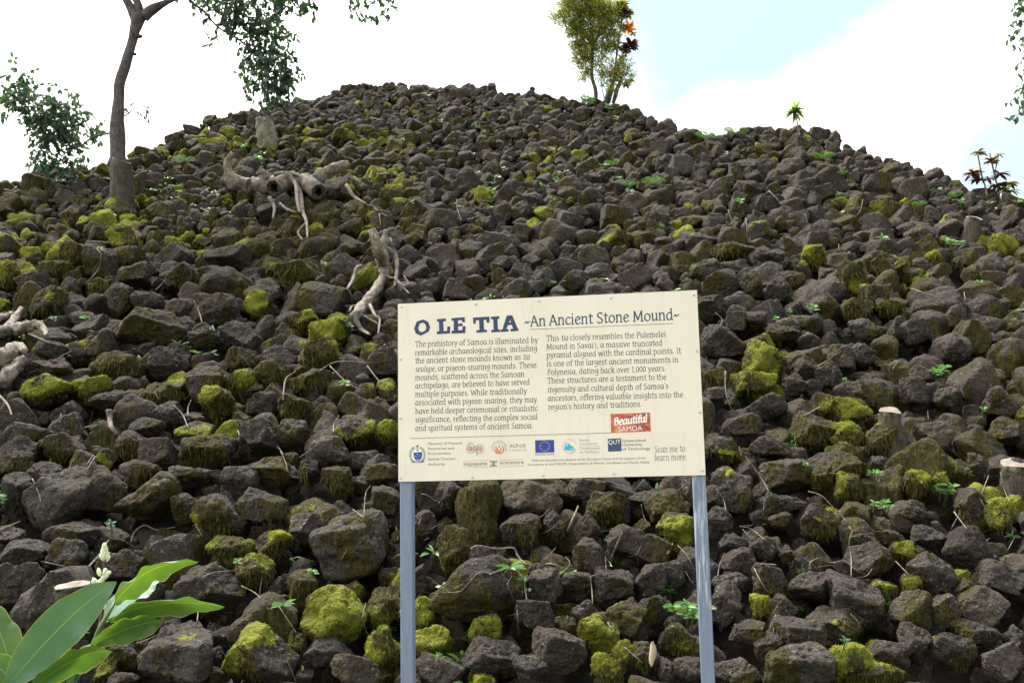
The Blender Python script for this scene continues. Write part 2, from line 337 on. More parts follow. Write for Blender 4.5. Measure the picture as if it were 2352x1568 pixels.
# stones one can pick out in the photograph: centre x y, size w h, tilt, moss, tone; each list in its own close-up's units
CLOSE = {
'L': (0, 1044, .3906, """340 270 440 300 35 .15 1|870 260 370 250 0 .2 1|630 215 220 240 0 .1 .8|840 95 230 110 -5 .5 .8|1110 125 280 125 0 .15 1|1080 320 200 170 0 .2 .75|1290 370 290 250 -15 .35 .95|1420 160 210 190 0 .15 .95
1580 100 390 190 -5 .3 .9|1530 300 310 220 0 .35 .75|1810 430 200 180 0 .05 1.35|2060 530 430 360 15 .1 1.05|1990 140 200 150 -10 .5 .8|2250 120 210 130 0 .1 1|2250 270 190 180 0 .15 .8|110 230 210 260 0 .15 .75
420 470 300 150 -10 .15 .95|60 480 180 120 0 0 1|150 570 280 140 0 0 1.05|400 580 210 180 0 .05 1|110 780 260 320 0 .1 1|1240 790 390 320 -5 .05 .85|1500 680 220 200 0 .92 .8|1610 540 190 170 0 .5 .7
1960 960 350 340 -25 1 1|1780 800 150 220 0 .5 .7|2250 900 200 240 0 .6 .8|1540 1180 420 320 -20 .42 .9|1060 1200 430 300 25 .05 1.1|1060 1050 290 120 0 .05 .9|730 1150 190 210 0 .1 .8|2230 1130 170 230 0 .85 .8
1950 1150 290 170 0 .05 .95|2090 1260 280 180 0 .05 1.05|620 1270 150 180 0 .85 .8|720 1320 200 90 0 0 1|850 830 200 220 0 .1 .85|700 660 300 180 0 .25 .7|1350 540 250 120 0 .9 .6|1740 1100 120 130 0 .5 .8|100 30 220 120 0 .4 .8|1820 100 130 140 0 .5 .6|280 130 170 170 0 .2 .7"""),
'C': (884.7, 1044, .3342, """660 400 320 460 0 .55 .8|1000 310 430 260 -15 .25 1.05|440 280 170 200 0 .1 .85|480 640 230 290 10 .62 .9|260 470 180 180 0 .35 .8|1540 370 280 240 -5 .4 .95|1840 300 330 130 0 .1 .9|1940 380 280 260 0 .2 .95
2010 520 290 260 0 .55 .85|1740 640 420 260 -15 .1 .75|1370 230 280 150 0 .1 .8|1190 260 210 140 0 .1 .8|930 510 260 190 0 .55 .65|1160 480 160 180 0 .4 .7|1385 490 170 220 0 .1 .85|620 930 620 440 5 .25 .72|700 700 250 130 0 .2 .9
1390 720 260 260 -30 .1 .95|1310 880 210 150 0 .05 1|1100 900 230 250 -15 .05 1|1080 800 200 110 0 0 1|1570 890 280 230 0 .05 .9|1820 860 230 200 0 .05 .95|1970 820 190 200 0 .3 .8|1030 1090 270 190 -10 .2 .9
1640 1140 260 300 -30 .2 1.05|1370 1090 170 170 0 .1 1|1480 1220 280 280 -25 .88 .75|1850 1060 230 200 0 .1 .7|2010 1270 260 200 -15 .45 .75|1200 1350 350 300 0 .05 1|740 1390 360 240 -15 .12 1.05|1000 1480 240 200 0 0 .85
1640 1360 150 180 0 .95 .9|1540 1460 230 180 0 .62 .9|1780 1370 200 180 0 .5 .8|360 1490 330 200 -20 .05 1.2|690 1200 240 180 10 .88 .9|300 1280 260 180 0 .92 .7|260 1070 180 180 0 1 .9|2100 1480 280 160 0 .05 .9|1950 1490 200 150 -20 .05 1|680 1560 160 90 0 1 1|230 860 110 200 0 .1 .7|1970 1160 130 120 0 .1 .9"""),
'R': (1565.3, 1044, .3345, """710 140 330 270 -15 .2 1.15|370 260 240 280 0 .25 .75|710 340 280 140 -5 .1 .65|680 450 170 110 -5 .15 .95|270 440 180 170 -10 .1 .85|950 460 230 200 -20 .4 .8|360 610 190 140 -10 .1 .9|560 640 180 170 0 .3 .8|710 690 130 120 0 0 .7
400 730 240 170 0 .35 .85|340 890 260 140 0 .2 .85|600 860 240 220 0 .45 .75|300 1040 210 320 -5 .1 .95|895 890 330 200 5 0 .95|1170 990 360 300 -25 .05 1.05|1280 720 320 260 -5 .25 .85|1240 590 150 100 0 .05 .9|1420 580 240 110 -10 .05 .95
1700 560 260 160 0 .1 .9|1960 660 350 330 -5 0 .5|1700 820 330 280 -25 .15 1|1520 650 200 130 0 .5 .8|2200 840 330 230 -5 .05 .95|1060 1150 430 230 -5 .6 .95|1580 1100 290 280 20 .05 1|1790 1080 200 240 0 .1 .95|2070 1050 330 270 15 .35 1|800 1240 370 240 -15 .35 .95
1140 1420 310 230 0 1 1|790 1440 420 280 5 .25 1.3|1340 1490 330 160 -10 .88 1.1|1430 1380 260 220 0 .1 .8|1590 1310 240 250 -25 .05 .85|1860 1330 290 200 -10 .4 .9|2030 1230 340 160 -10 .45 .75|2200 1420 260 240 30 0 1.2|2290 1250 140 160 0 .05 .9|370 1480 300 150 0 .05 1.05
590 1310 200 180 0 .1 .7|460 1220 230 160 -10 .2 .85|550 1030 130 130 0 .95 .9|700 1070 180 180 0 .3 .75|1370 920 200 120 0 .5 .6|1570 870 130 130 0 .55 .7|1900 840 130 100 0 .8 .7|1960 920 170 150 0 .2 .9|1610 190 180 180 0 .9 .8|1770 190 120 140 0 .8 .7|2180 400 170 210 0 1 .95
1980 350 200 260 0 .4 .8|1590 400 220 110 -20 .2 .85|2030 60 160 140 0 .05 1|960 150 150 170 0 .5 .8|1150 210 180 180 0 .8 .7|1130 70 280 160 0 .62 .85|60 270 130 330 0 .2 .8"""),
'P': (1565.3, 524, .3345, """170 280 230 160 0 .1 .85|260 390 250 220 -10 .15 .85|460 390 190 240 10 .2 .95|380 280 220 120 0 .05 .8|340 160 310 120 -5 .55 .85|600 200 210 120 0 .1 1|730 350 220 130 -5 .1 .75|670 430 190 190 0 .15 .75|910 180 180 170 0 .6 .85|1180 350 220 240 0 .35 .8
1420 270 270 200 0 .62 .9|1350 470 180 160 0 .2 .7|1200 560 220 150 -10 .45 .9|1420 540 190 120 0 .55 .85|190 530 180 140 0 .1 .75|290 780 300 220 0 .1 .85|370 640 140 150 0 .25 .85|500 640 190 150 0 .1 .95|560 910 270 280 -20 .82 .85|510 1060 260 150 0 .9 .8
700 720 230 140 5 .1 .9|1250 700 220 160 -15 .15 .9|1230 870 170 180 0 .05 1|1110 900 200 230 -10 .1 .85|1020 1010 190 200 0 .1 .75|850 960 170 190 -10 .1 .75|780 1060 170 140 0 .3 .8|1190 1140 280 200 -20 .15 .85|570 1230 280 200 0 .15 .8|440 1350 230 140 10 .1 .8|220 1160 170 140 0 .1 .8
900 1380 290 230 -10 .4 .8|1160 1250 270 180 -15 .55 .8|1000 1200 180 140 0 .6 .8|1150 1420 180 160 0 .4 .85|1360 1440 250 200 0 .62 .9|1600 1120 200 190 -10 .1 .9|1830 1160 190 150 15 .15 1|1640 1010 140 150 0 .05 .7|1880 830 170 170 0 .1 .95|1880 620 140 190 0 .1 1.2|1590 720 170 170 0 .1 1|1470 690 110 170 0 .1 .9
280 1500 260 150 -15 .6 .95|2180 1180 180 220 0 .1 .95|1720 1430 230 220 0 .1 .85|2230 1400 220 180 0 .1 .8|600 1500 250 130 0 .1 1|1130 1530 260 100 0 .9 .8|1735 195 100 90 0 1 1|2160 120 90 160 0 1 1|230 1020 170 150 0 .75 .8"""),
'M': (0, 524, .3906, """880 590 430 220 -10 .3 .95|1070 480 190 150 0 .05 1|1290 470 310 200 -5 .1 .95|1400 630 240 160 -15 0 1|1200 640 180 130 -10 .05 .85|870 440 190 130 0 .1 .85|720 430 150 190 0 .25 .9|290 430 220 170 0 .55 .85|190 320 190 130 0 .1 .8|1530 450 170 170 0 .75 .8
1790 540 170 110 0 .75 .8|1930 600 230 130 0 .85 .85|1890 730 190 160 0 .85 .85|1900 430 270 230 -10 .5 .9|700 810 300 150 0 .7 .8|290 940 270 150 0 .75 .75|970 790 200 190 0 .3 .85|1210 920 260 230 0 .45 .95|1280 1010 200 180 0 .8 .8|660 1010 270 120 0 .1 .9|560 940 260 140 0 .55 .75|970 970 220 130 0 .8 .8
980 1090 190 160 -10 .15 .85|870 1170 210 120 0 .3 .8|370 1280 270 170 0 .35 .95|110 1320 230 180 -5 .3 .9|780 1270 180 170 0 .45 .85|930 1320 210 190 -5 .1 .95|1230 1310 330 200 10 .35 .95|1530 1230 240 220 0 .1 .8|1730 1210 170 180 0 .1 .95|1950 1300 220 160 0 .05 1.15|2080 1180 240 180 0 .35 .95|1740 1050 200 160 0 .4 .95
1540 1030 170 150 0 .15 .9|1850 880 200 120 0 .55 .85|1590 850 190 170 0 .55 .85|1420 770 190 130 0 .35 .9|1420 890 170 130 0 .55 .8|2250 790 190 160 0 .2 .9|300 820 240 110 0 .1 1|300 720 200 120 0 .35 .85|510 720 190 130 0 .4 .85|790 270 190 150 0 .25 .9|1090 270 200 160 0 .35 .85|1250 270 220 110 10 .35 .95
1740 260 230 160 -5 .55 .85|740 180 190 140 0 .45 .85|600 200 200 200 -10 .1 .95|430 150 150 160 0 .95 1|330 240 200 100 0 .75 .9|60 270 130 150 0 .95 1|740 60 200 130 0 .62 .85|590 330 110 80 0 1 1|2150 290 150 150 0 1 1|1340 170 260 130 0 .15 .95|2290 1190 130 110 0 1 1"""),
}
HERO = []
for key, (ox, oy, sc_, txt) in CLOSE.items():
    for e in txt.replace('\n', '|').split('|'):
        a = [float(q) for q in e.split()]
        HERO.append((ox + a[0] * sc_, oy + a[1] * sc_, a[2] * sc_, a[3] * sc_, a[4], a[5], a[6]))
# bright moss seen higher up the slope: x y radius (close-ups of the three top strips), all around it grows on the stones there
SPOTS = []
for ox, sc_, txt in ((0, .3342, "1640 840 75|1575 915 60|1310 1030 75|2140 840 60|2120 900 100|2165 970 50|620 1215 100|880 1400 100|1100 1330 130|1570 1410 85|1320 1360 70|300 1430 50|920 1540 70|230 1370 60|1700 1520 110|2230 1470 70"),
                     (782.7, .3342, "130 710 55|125 780 55|190 950 50|340 970 70|430 1030 70|540 1080 70|580 1160 45|1480 690 55|1470 760 70|1310 820 55|1370 1090 110|1660 1080 60|1270 1230 70|1460 1215 70|1000 1350 90|1310 1380 50|1010 790 50|2100 930 60|1980 960 70|1560 1040 55|1340 1540 70"),
                     (1565.3, .3345, "1000 1180 70|1090 1430 95|1310 1410 60|1460 1440 85|1310 1500 90|1170 1530 60|220 1400 70|200 1500 60|330 1400 50|200 1200 40|850 1240 45")):
    for e in txt.split('|'):
        a = [float(q) for q in e.split()]; p = on_slope(ox + a[0] * sc_, a[1] * sc_ + 8); SPOTS.append((*p, a[2] * .85 * sc_ * p[1] / FD))
for hx, hy, hw, hh, rot, moss, tone in HERO:
    if moss > .78: p = on_slope(hx, hy + 8); SPOTS.append((*p, .62 * max(hw, hh) * p[1] / FD))      # moss spreads from the greenest stones to their neighbours
SPOTS = np.array(SPOTS)

placed = []                     # (x, along-slope s, radius) of everything already lying on the slope
cosS = 1 / math.sqrt(1 + SL * SL)
def slope_xy(p): return p[0], p[1] / cosS
heroes = []; blades_src = []; sid = 0
for hx, hy, hw, hh, rot, moss, tone in HERO:
    sid += 1
    p0 = on_slope(hx, hy + .12 * hh); dep = p0[1]; half = np.array([hw, hh]) / 2 * dep / FD * .99
    away = float(np.clip(half.mean() * rng.uniform(.85, 1.15), .06, .5))
    c = on_slope(hx, hy, .12 + .22 * half.min() + rng.uniform(0, .05))
    P, F, A, vn = rock_shape(4, np.array([half[0], half[1], away]), R(rot) + rng.normal(0, .05), c, moss, tone, 100 + sid)
    o = bpy.data.objects.new('stone', np_mesh('stone', P, F, A, M_STONE)); COL.objects.link(o); o.location = c
    o['group'] = 'lava stones of the mound'; o['category'] = 'stone'
    heroes.append((o, hx, hy, hw, hh, rot, moss, tone, c)); placed.append((*slope_xy(c), math.sqrt(half[0] * half[1]) * .98))
    if moss > .3: blades_src.append((P + c, A, vn))

# all the other stones: packed over the slope from large to small, then a lower layer that closes the gaps
cell = .35; gridh = {}
def put(x, s, r): gridh.setdefault((int(x // cell), int(s // cell)), []).append((x, s, r))
def free(x, s, r, k):
    i, j = int(x // cell), int(s // cell); m = 2 if r > .12 else 1
    for a in range(i - 2, i + 3):
        for b in range(j - 2, j + 3):
            for (X, S, Q) in gridh.get((a, b), ()):
                if (X - x) ** 2 + (S - s) ** 2 < (k * (r + Q)) ** 2: return False
    return True
for q in placed: put(*q)
rubble = []
def scatter(n, rlo, rhi, k, lift, sub_near, tone_k=1.):
    cnt = 0
    for _ in range(n):
        y = math.exp(rng.uniform(math.log(4.05), math.log(20.5))) if rng.random() < .5 else rng.uniform(4.05, 21); u = rng.uniform(-.85, .85); x = u * y
        yr = float(np.interp(u, RU, RY))
        if y > yr + .55 or abs(u) > .62 and rng.random() < .5: continue
        r = rlo + (rhi - rlo) * rng.random() ** 1.5
        r *= 1 - .2 * sstep(8, 15, y)
        s = y / cosS
        if not free(x, s, r, k): continue
        put(x, s, r); z = float(surf(x, y)); c = np.array([x, y, z]) + SN * (lift + rng.normal(0, .025))
        dm = np.linalg.norm(SPOTS[:, :3] - c, axis=1) / SPOTS[:, 3]
        moss = float(np.clip(1.4 - .62 * dm.min(), 0, 1)) if dm.min() < 1.6 else 0
        left = float(sstep(.1, -.55, u)); base = .10 + .22 * left + .42 * float(fbm(c * .55, 2, 5)) + rng.normal(0, .13)
        moss = max(moss, float(np.clip(base, 0, .62)))
        rubble.append((c, r, moss, rng.uniform(.72, 1.08) * tone_k, sub_near if y < 11 else (3 if sub_near == 3 else 2))); cnt += 1
    return cnt
for rlo, rhi, n in ((.16, .22, 900), (.12, .17, 4500), (.085, .13, 24000), (.05, .085, 34000)): scatter(n, rlo, rhi, .83, .03, 3)
gridh.clear()
scatter(26000, .10, .16, .74, -.22, 2); scatter(30000, .05, .09, .80, -.10, 2); scatter(30000, .03, .055, .9, -.03, 2)
print('heroes', len(heroes), 'rubble', len(rubble))
VP, VF, VA = [], [], []; base = 0
for c, r, moss, tone, sub in rubble:
    sid += 1
    half = r * np.array([rng.uniform(.85, 1.3), rng.uniform(.78, 1.2), rng.uniform(.8, 1.2)])
    P, F, A, vn = rock_shape(sub, half, rng.normal(0, .6), c, moss, tone, 100 + sid)
    VP.append(P + c); VF.append(F + base); VA.append(A); base += len(P)
    if moss > .45 and c[1] < 13: blades_src.append((P + c, A, vn))
o = bpy.data.objects.new('rubble', np_mesh('rubble', np.vstack(VP), np.vstack(VF), np.vstack(VA), M_STONE)); COL.objects.link(o)
tag(o, 'heap of smaller dark lava stones covering the whole slope of the mound', 'stones', kind='stuff')
del VP, VF, VA

# moss: small shoots on the cushions, hanging fibres on the olive faces
M_MOSS = leafmat('moss_shoots', [(.08, .09, .01), (.24, .27, .025), (.32, .31, .03), (.15, .18, .015)], .25, .8, .1)
M_HANG = leafmat('hanging_moss', [(.04, .036, .012), (.10, .095, .022), (.085, .06, .026), (.13, .125, .03)], .2, .8, .1)
for nm, mat, ch, lab in (('moss', M_MOSS, 0, 'bright yellow green moss growing on the stones'), ('hanging_moss', M_HANG, 1, 'olive brown moss fibres hanging from stone faces')):
    pts, nn, dd = [], [], []
    for P, A, vn in blades_src:
        w = A[:, ch] * (vn[:, 1] < .45); k = rng.random(len(P)) < w * (.45 if len(P) > 1000 else .8)
        if ch: k &= (rng.random(len(P)) < .5)
        pts.append(P[k]); nn.append(vn[k])
    pts = np.vstack(pts); nn = np.vstack(nn); n = len(pts); print(nm, n)
    L = (rng.uniform(.006, .017, n) if ch == 0 else rng.uniform(.02, .055, n)) * np.clip(pts[:, 1] / 7, .7, 1.3)
    tip = nn * (.9 if ch == 0 else .25) + rng.normal(0, .35 if ch == 0 else .15, (n, 3)) + np.array([0, -.1, .1 if ch == 0 else -.95])
    tip /= np.linalg.norm(tip, axis=1)[:, None]; side = np.cross(tip, rng.normal(size=(n, 3))); side /= np.linalg.norm(side, axis=1)[:, None] + 1e-9
    wd = (L * .22 if ch == 0 else L * .09)[:, None]; b0 = pts - nn * .003
    V = np.stack([b0 - side * wd, b0 + side * wd, b0 + tip * L[:, None]], 1).reshape(-1, 3)
    o = bpy.data.objects.new(nm, np_mesh(nm, V, np.arange(n * 3).reshape(-1, 3), np.zeros((n * 3, 4)), mat)); COL.objects.link(o)
    tag(o, lab, 'moss', kind='stuff')
del blades_src
# ------------------------------------------------------------------ where things rest: rays onto the finished slope
bpy.context.view_layer.update(); DG = bpy.context.evaluated_depsgraph_get()
def hit(x, y, start=4.3):
    w = ray(x, y); o = CAMP + w * start
    ok, p, n, *_ = SC.ray_cast(DG, Vector(o), Vector(w).normalized())
    if ok and p.y < 40: return np.array(p), np.array(n)
    return on_slope(x, y), SN
def at(x, y, dep): return CAMP + ray(x, y) * dep
ZONE = {'L': (0, 1044, .3906), 'C': (884.7, 1044, .3342), 'R': (1565.3, 1044, .3345), 'P': (1565.3, 524, .3345), 'M': (0, 524, .3906), 'A': (0, 0, .3342), 'B': (782.7, 0, .3342), 'D': (1565.3, 0, .3345),
        'G': (0, 1225, .2257), 'K': (476.4, 238.2, .3472), 'H': (1252.2, 0, .1562), 'X': (0, 0, 1)}
def Q(z, x, y): ox, oy, k = ZONE[z]; return ox + x * k, oy + y * k
def pts_of(s): return [tuple(float(q) for q in e.split()) for e in s.split(';')]

# ------------------------------------------------------------------ labels: look, then the nearest thing one can find, then the order
MARKS = [(40, 700, 'pale driftwood roots'), (660, 430, 'hollow dead log'), (855, 640, 'upturned dead stump'), (280, 420, 'slender tree'), (605, 305, 'lichened stump'), (1265, 890, 'sign panel'), (915, 900, "sign's left edge"),
         (1615, 850, "sign's right edge"), (930, 1330, 'left sign post'), (1612, 1330, 'right sign post'), (1270, 1300, ''), (200, 1440, 'ginger plant'), (2055, 1010, 'flat cut stump'), (2335, 1130, 'broad cut stump'),
         (1385, 200, 'feathery shrub'), (1825, 290, 'little rosette plant'), (2280, 420, 'reddish croton'), (2235, 520, 'dark stump'), (1500, 640, "sign's top edge"), (1080, 640, "sign's top edge")]
ITEMS = []
def item(o, desc, x, y, noun_first=False): ITEMS.append((o, desc, x, y))
def relation(x, y):
    if 945 < x < 1598 and y > 1100: return 'between the posts ' + ('under the panel' if y < 1230 else 'midway down' if y < 1390 else 'low down')
    mx, my, nm = min((m for m in MARKS if m[2]), key=lambda m: (m[0] - x) ** 2 + ((m[1] - y) * 1.2) ** 2); dx, dy = x - mx, y - my
    if abs(dx) < 45 and abs(dy) < 45: return 'beside the ' + nm
    if abs(dy) > abs(dx) * 1.9: return ('below the ' if dy > 0 else 'above the ') + nm
    if abs(dx) > abs(dy) * 1.9: return ('right of the ' if dx > 0 else 'left of the ') + nm
    return ('lower ' if dy > 0 else 'upper ') + ('right of the ' if dx > 0 else 'left of the ') + nm
ORD = 'first second third fourth fifth sixth seventh eighth ninth tenth eleventh twelfth thirteenth'.split()
CNT = 'one two three four five six seven eight nine ten eleven twelve thirteen'.split()
def finish_labels():
    d = {}
    for it in ITEMS: d.setdefault(it[1] + ' ' + relation(it[2], it[3]), []).append(it)
    for k, v in d.items():
        v.sort(key=lambda i: i[2])
        for j, it in enumerate(v): it[0]['label'] = k if len(v) == 1 else f'{k}, {ORD[j]} from left'
for o, x, y, w, h, rot, moss, tone, c in heroes:
    sz = 'large ' if w * h > 9500 else 'small ' if w * h < 3200 else ''
    ml = 'bright mossy' if moss > .8 else 'olive mossy' if moss > .5 else 'part mossy' if moss > .22 else 'bare'
    tn = 'pale ' if tone > 1.08 else 'dark ' if tone < .78 else ''
    sh = 'flat ' if w / h > 1.65 else 'upright ' if w / h < .88 else 'tilted ' if abs(rot) > 12 else ''
    item(o, f'{sz}{tn}{ml} {sh}stone', x, y)

# ------------------------------------------------------------------ leaves
def leaf(mb, base, d, up, L, wd, droop=.3, fold=.25, seg=4, prof=None):
    d = nrm(d); s = np.cross(d, up); s = s / (np.linalg.norm(s) + 1e-9); n = np.cross(s, d); p = np.array(base, float); rows = []
    prof = prof or (lambda t: math.sin(math.pi * min(1, t * .93 + .05)) ** .8)
    for i in range(seg + 1):
        t = i / seg; hw = wd / 2 * (prof(t) if 0 < i < seg else .06)
        rows.append([mb.vert(p - s * hw + n * hw * fold), mb.vert(p), mb.vert(p + s * hw + n * hw * fold)])
        d = nrm(d + np.array([0, 0, -droop / seg])); p = p + d * L / seg; n = np.cross(s, d)
    for a, b in zip(rows, rows[1:]):
        for k in (0, 1): mb.face(a[k], a[k + 1], b[k + 1], b[k])
def rdir(zb=0., k=1.): v = rng.normal(size=3) * k; v[2] += zb; return nrm(v)

M_LEAF_TREE = leafmat('tree_leaf', [(.03, .062, .050), (.05, .092, .066), (.075, .125, .075), (.04, .078, .06)], .28, .4, .5)
M_LEAF_SHRUB = leafmat('feathery_leaf', [(.06, .09, .02), (.13, .16, .03), (.30, .26, .04), (.09, .13, .025), (.20, .20, .035), (.28, .15, .04)], .45, .5)
M_LEAF_CROTON = leafmat('croton_leaf', [(.07, .09, .025), (.24, .26, .04), (.06, .035, .025), (.34, .2, .04), (.10, .12, .03)], .3, .4)
M_LEAF_RED = leafmat('red_croton_leaf', [(.55, .06, .025), (.60, .22, .03), (.45, .36, .05), (.42, .03, .03)], .6, .4)
M_LEAF_DARKRED = leafmat('maroon_croton_leaf', [(.045, .018, .018), (.10, .02, .022), (.03, .03, .018), (.16, .035, .03)], .25, .4)
M_LEAF_BRIGHT = leafmat('young_leaf', [(.07, .17, .03), (.12, .26, .05), (.16, .32, .07), (.09, .20, .06)], .35, .45)
M_LEAF_BLUE = leafmat('cool_green_leaf', [(.04, .11, .05), (.06, .15, .075), (.08, .17, .09)], .25, .4)
M_STEM = simple('green_stem', (.09, .11, .04), .6, .3, 30)

def clump(mb, blobs, dep, k, per, L, wd, down, spread=.8, dj=.35):
    "leaf sprays filling picture-space blobs (x y r) at a depth, each a short twig with drooping leaves"
    for x, y, r in blobs:
        c = at(x, y, dep); rw = r * k * dep / FD
        for _ in range(max(2, int(per * (r * k / 25) ** 2))):
            o = rng.normal(size=3); o = o / np.linalg.norm(o) * rng.random() ** .45 * rw * np.array([1, 1.2, 1]); b = c + o + np.array([0, rng.normal(0, dj * .2), 0])
            tw = nrm(o + rng.normal(0, .6, 3) * rw + np.array([0, 0, -.3 * rw]))
            for j in range(6):
                q = b + tw * L * (j * .32); leaf(mb, q, nrm(tw * .5 + rdir(-down, .75)), rdir(1., .5), L * rng.uniform(.7, 1.15), wd * rng.uniform(.8, 1.2), .5, .2, 3)

# ------------------------------------------------------------------ the slender tree with the cut stem at its foot
base, _ = hit(300, 470); TD = base[1] - .05
T = empty('slender_tree', at(285, 480, TD), 'slender bare trunked tree with drooping dark green leaf clumps on the slope', 'tree')
def zt(z, s, dep, dz=0.): return [at(*Q(z, p[0], p[1]), dep + (p[3] if len(p) > 3 else dz)) for p in pts_of(s)], [p[2] * ZONE[z][2] * dep / FD for p in pts_of(s)]
mb = MB()
tube(mb, *zt('A', '815 1500 62;812 1300 58;812 1080 54;805 900 52;815 700 38;825 560 38;868 430 37;905 300 32;930 200 38;955 110 52'.replace(' 62;', ' 62;'), TD + .12), seg=14, n=6, rough=.06)
for s in ('940 140 38;900 60 32;868 0 26;830 -70 22;760 -200 18', '965 120 36;950 40 30;925 -40 24;930 -160 20', '985 120 40;1060 60 36;1150 14 20;1250 -30 16;1400 -120 12', '935 250 16;965 252 15;972 258 9', '915 372 12;936 376 10', '1050 80 16;1078 66 11'):
    tube(mb, *zt('A', s, TD + .12), seg=9, n=5, rough=.06)
for s in ('1380 -110 13;1320 -150 11;1270 -120 10;1240 -60 10', '760 -190 18;640 -420 13;480 -640 6', '930 -150 20;980 -420 14;900 -700 7', '1390 -110 13;1600 -200 10;1800 -330 5', '1390 -110 12;1400 -350 9;1500 -600 5'):
    tube(mb, *zt('A', s, TD + .12), seg=8, n=5, rough=.06)
mb.build('trunk', M_BARK, T)
mb = MB(); P_, r_ = zt('A', '848 1640 104;846 1480 90;844 1380 80;842 1250 72;840 1112 66', TD - .05); rings = tube(mb, P_, r_, seg=18, n=5, rough=.07, cap=False)
mb.mi = 1; mb.face(*rings[-1])
for i in rings[-1]:
    v = mb.v[i]; mb.v[i] = (v[0], v[1], v[2] - .05 * (v[0] - P_[-1][0]) / r_[-1] + rng.normal(0, .012))
tag(mb.build('stump', [M_STUMP, M_LICHEN], T), 'thick cut mossy stem at the foot of the tree')
mb = MB()
for s in ('780 910 7;640 945 6;540 1010 6;470 960 5;360 840 4', '540 1010 5;440 1060 4;400 1130 3', '640 945 5;560 800 4;420 720 3;250 720 3;130 600 3', '560 1000 4;330 1000 3', '855 800 5;930 750 3;1010 752 2',
          '1240 -60 10;1320 20 9;1400 80 8;1500 190 7;1650 280 7;1780 400 6;1850 520 6;1885 640 5;1860 720 3', '1400 80 5;1560 60 4;1700 60 4;1850 70 3;2100 30 3', '1650 280 5;1780 220 4;1900 180 3', '1500 190 4;1480 270 3', '1780 400 4;1960 450 3', '1850 520 4;1700 500 3'):
    tube(mb, *zt('A', s, TD + .5, 0), seg=6, n=4, rough=.05)
mb.build('branch', M_BARK, T)
def blobs(z, s): return [(*Q(z, p[0], p[1]), p[2]) for p in pts_of(s)]
mb = MB()
clump(mb, blobs('A', '130 560 80;60 650 50;170 680 100;270 740 100;380 700 60;350 830 110;480 760 60;560 740 50;300 880 80;440 900 100;560 860 60;650 860 48;705 895 22;380 980 80;330 1080 70;400 1120 60;250 1040 50;470 1010 60;560 1060 35;480 1130 42;505 1165 25;320 1160 35;90 780 40;30 600 30;180 500 25;385 600 22'), TD + .7, .3342, 17, .088, .046, .4)
mb.build('foliage', M_LEAF_TREE, T)
mb = MB()
clump(mb, blobs('A', '1430 40 50;1520 30 60;1600 60 80;1700 40 70;1560 150 70;1660 170 70;1480 270 34;1750 120 55;1800 190 80;1900 170 70;1960 210 45;1820 290 90;1900 330 62;1700 330 50;1770 420 80;1890 450 100;1960 440 52;1980 510 62;1700 500 60;1800 540 80;1900 570 90;2000 560 44;1850 640 54;1930 650 44;1800 700 34;1760 685 24;1400 130 26;1880 60 45;1980 50 44;2040 20 44;2080 30 44;2130 40 34;1450 -60 70;1600 -60 90;1760 -70 90;1950 -60 80;2100 -50 60;1250 -90 60'), TD + .6, .3342, 17, .088, .046, .45)
clump(mb, blobs('B', '150 30 40;60 10 34;280 10 44;250 100 34;330 95 16;210 130 16;120 -50 60;300 -50 60'), TD + .6, .3342, 16, .088, .046, .45)
mb.build('foliage', M_LEAF_TREE, T)
mb = MB(); clump(mb, blobs('A', '480 -640 170;620 -480 150;900 -700 190;980 -480 150;700 -750 150;1150 -620 160;1500 -600 170;1420 -400 120;1800 -340 150;1640 -420 120;1300 -750 150;350 -500 110'), TD + .2, .3342, 7, .11, .04, .4); mb.build('foliage', M_LEAF_TREE, T)
mb = MB(); clump(mb, blobs('A', '880 740 20;935 760 20;1005 757 12'), TD + .2, .3342, 10, .08, .026, .6, dj=.1); mb.build('foliage', M_LEAF_TREE, T)
# tree standing outside the right edge: only branch tips reach into the picture
tb = on_slope(2520, 560); TD2 = tb[1] + .4
T = empty('leaning_tree', tb, 'tree at the far right whose leafy branch tips hang into the sky', 'tree')
mb = MB(); tube(mb, [at(2520, 600, TD2), at(2530, 300, TD2), at(2500, 50, TD2), at(2520, -300, TD2)], [.14, .12, .1, .07], 10, 5, .06)
for x1, y1 in ((2420, -480), (2620, -460), (2500, -620)): tube(mb, [at(2520, -280, TD2), at((2520 + x1) / 2 + 20, (y1 - 280) / 2, TD2), at(x1, y1, TD2)], [.06, .045, .02], 7, 4, .05)
for y0, y1 in ((60, 60), (200, 205), (300, 215), (330, 262), (120, -20)): tube(mb, [at(2510, y0 + 40, TD2), at(2430, y1 + 10, TD2), at(2352, y1, TD2)], [.04, .025, .012], 6, 4, .05)
mb.build('trunk', M_BARK, T)
mb = MB(); clump(mb, blobs('D', '2350 15 34;2358 60 40;2380 100 36;2345 120 22;2348 205 32;2325 190 16;2355 280 22;2318 645 20;2352 590 22;2350 785 22;2440 60 60;2450 200 60;2450 400 60;2440 620 50;2440 780 40;2500 300 120;2520 0 120;2550 600 120;2560 -1400 300;2850 -1300 280;3150 -1400 280;2700 -1750 300;3000 -1750 260;2800 -900 200'), TD2, .3345, 15, .088, .046, .45); mb.build('foliage', M_LEAF_TREE, T)

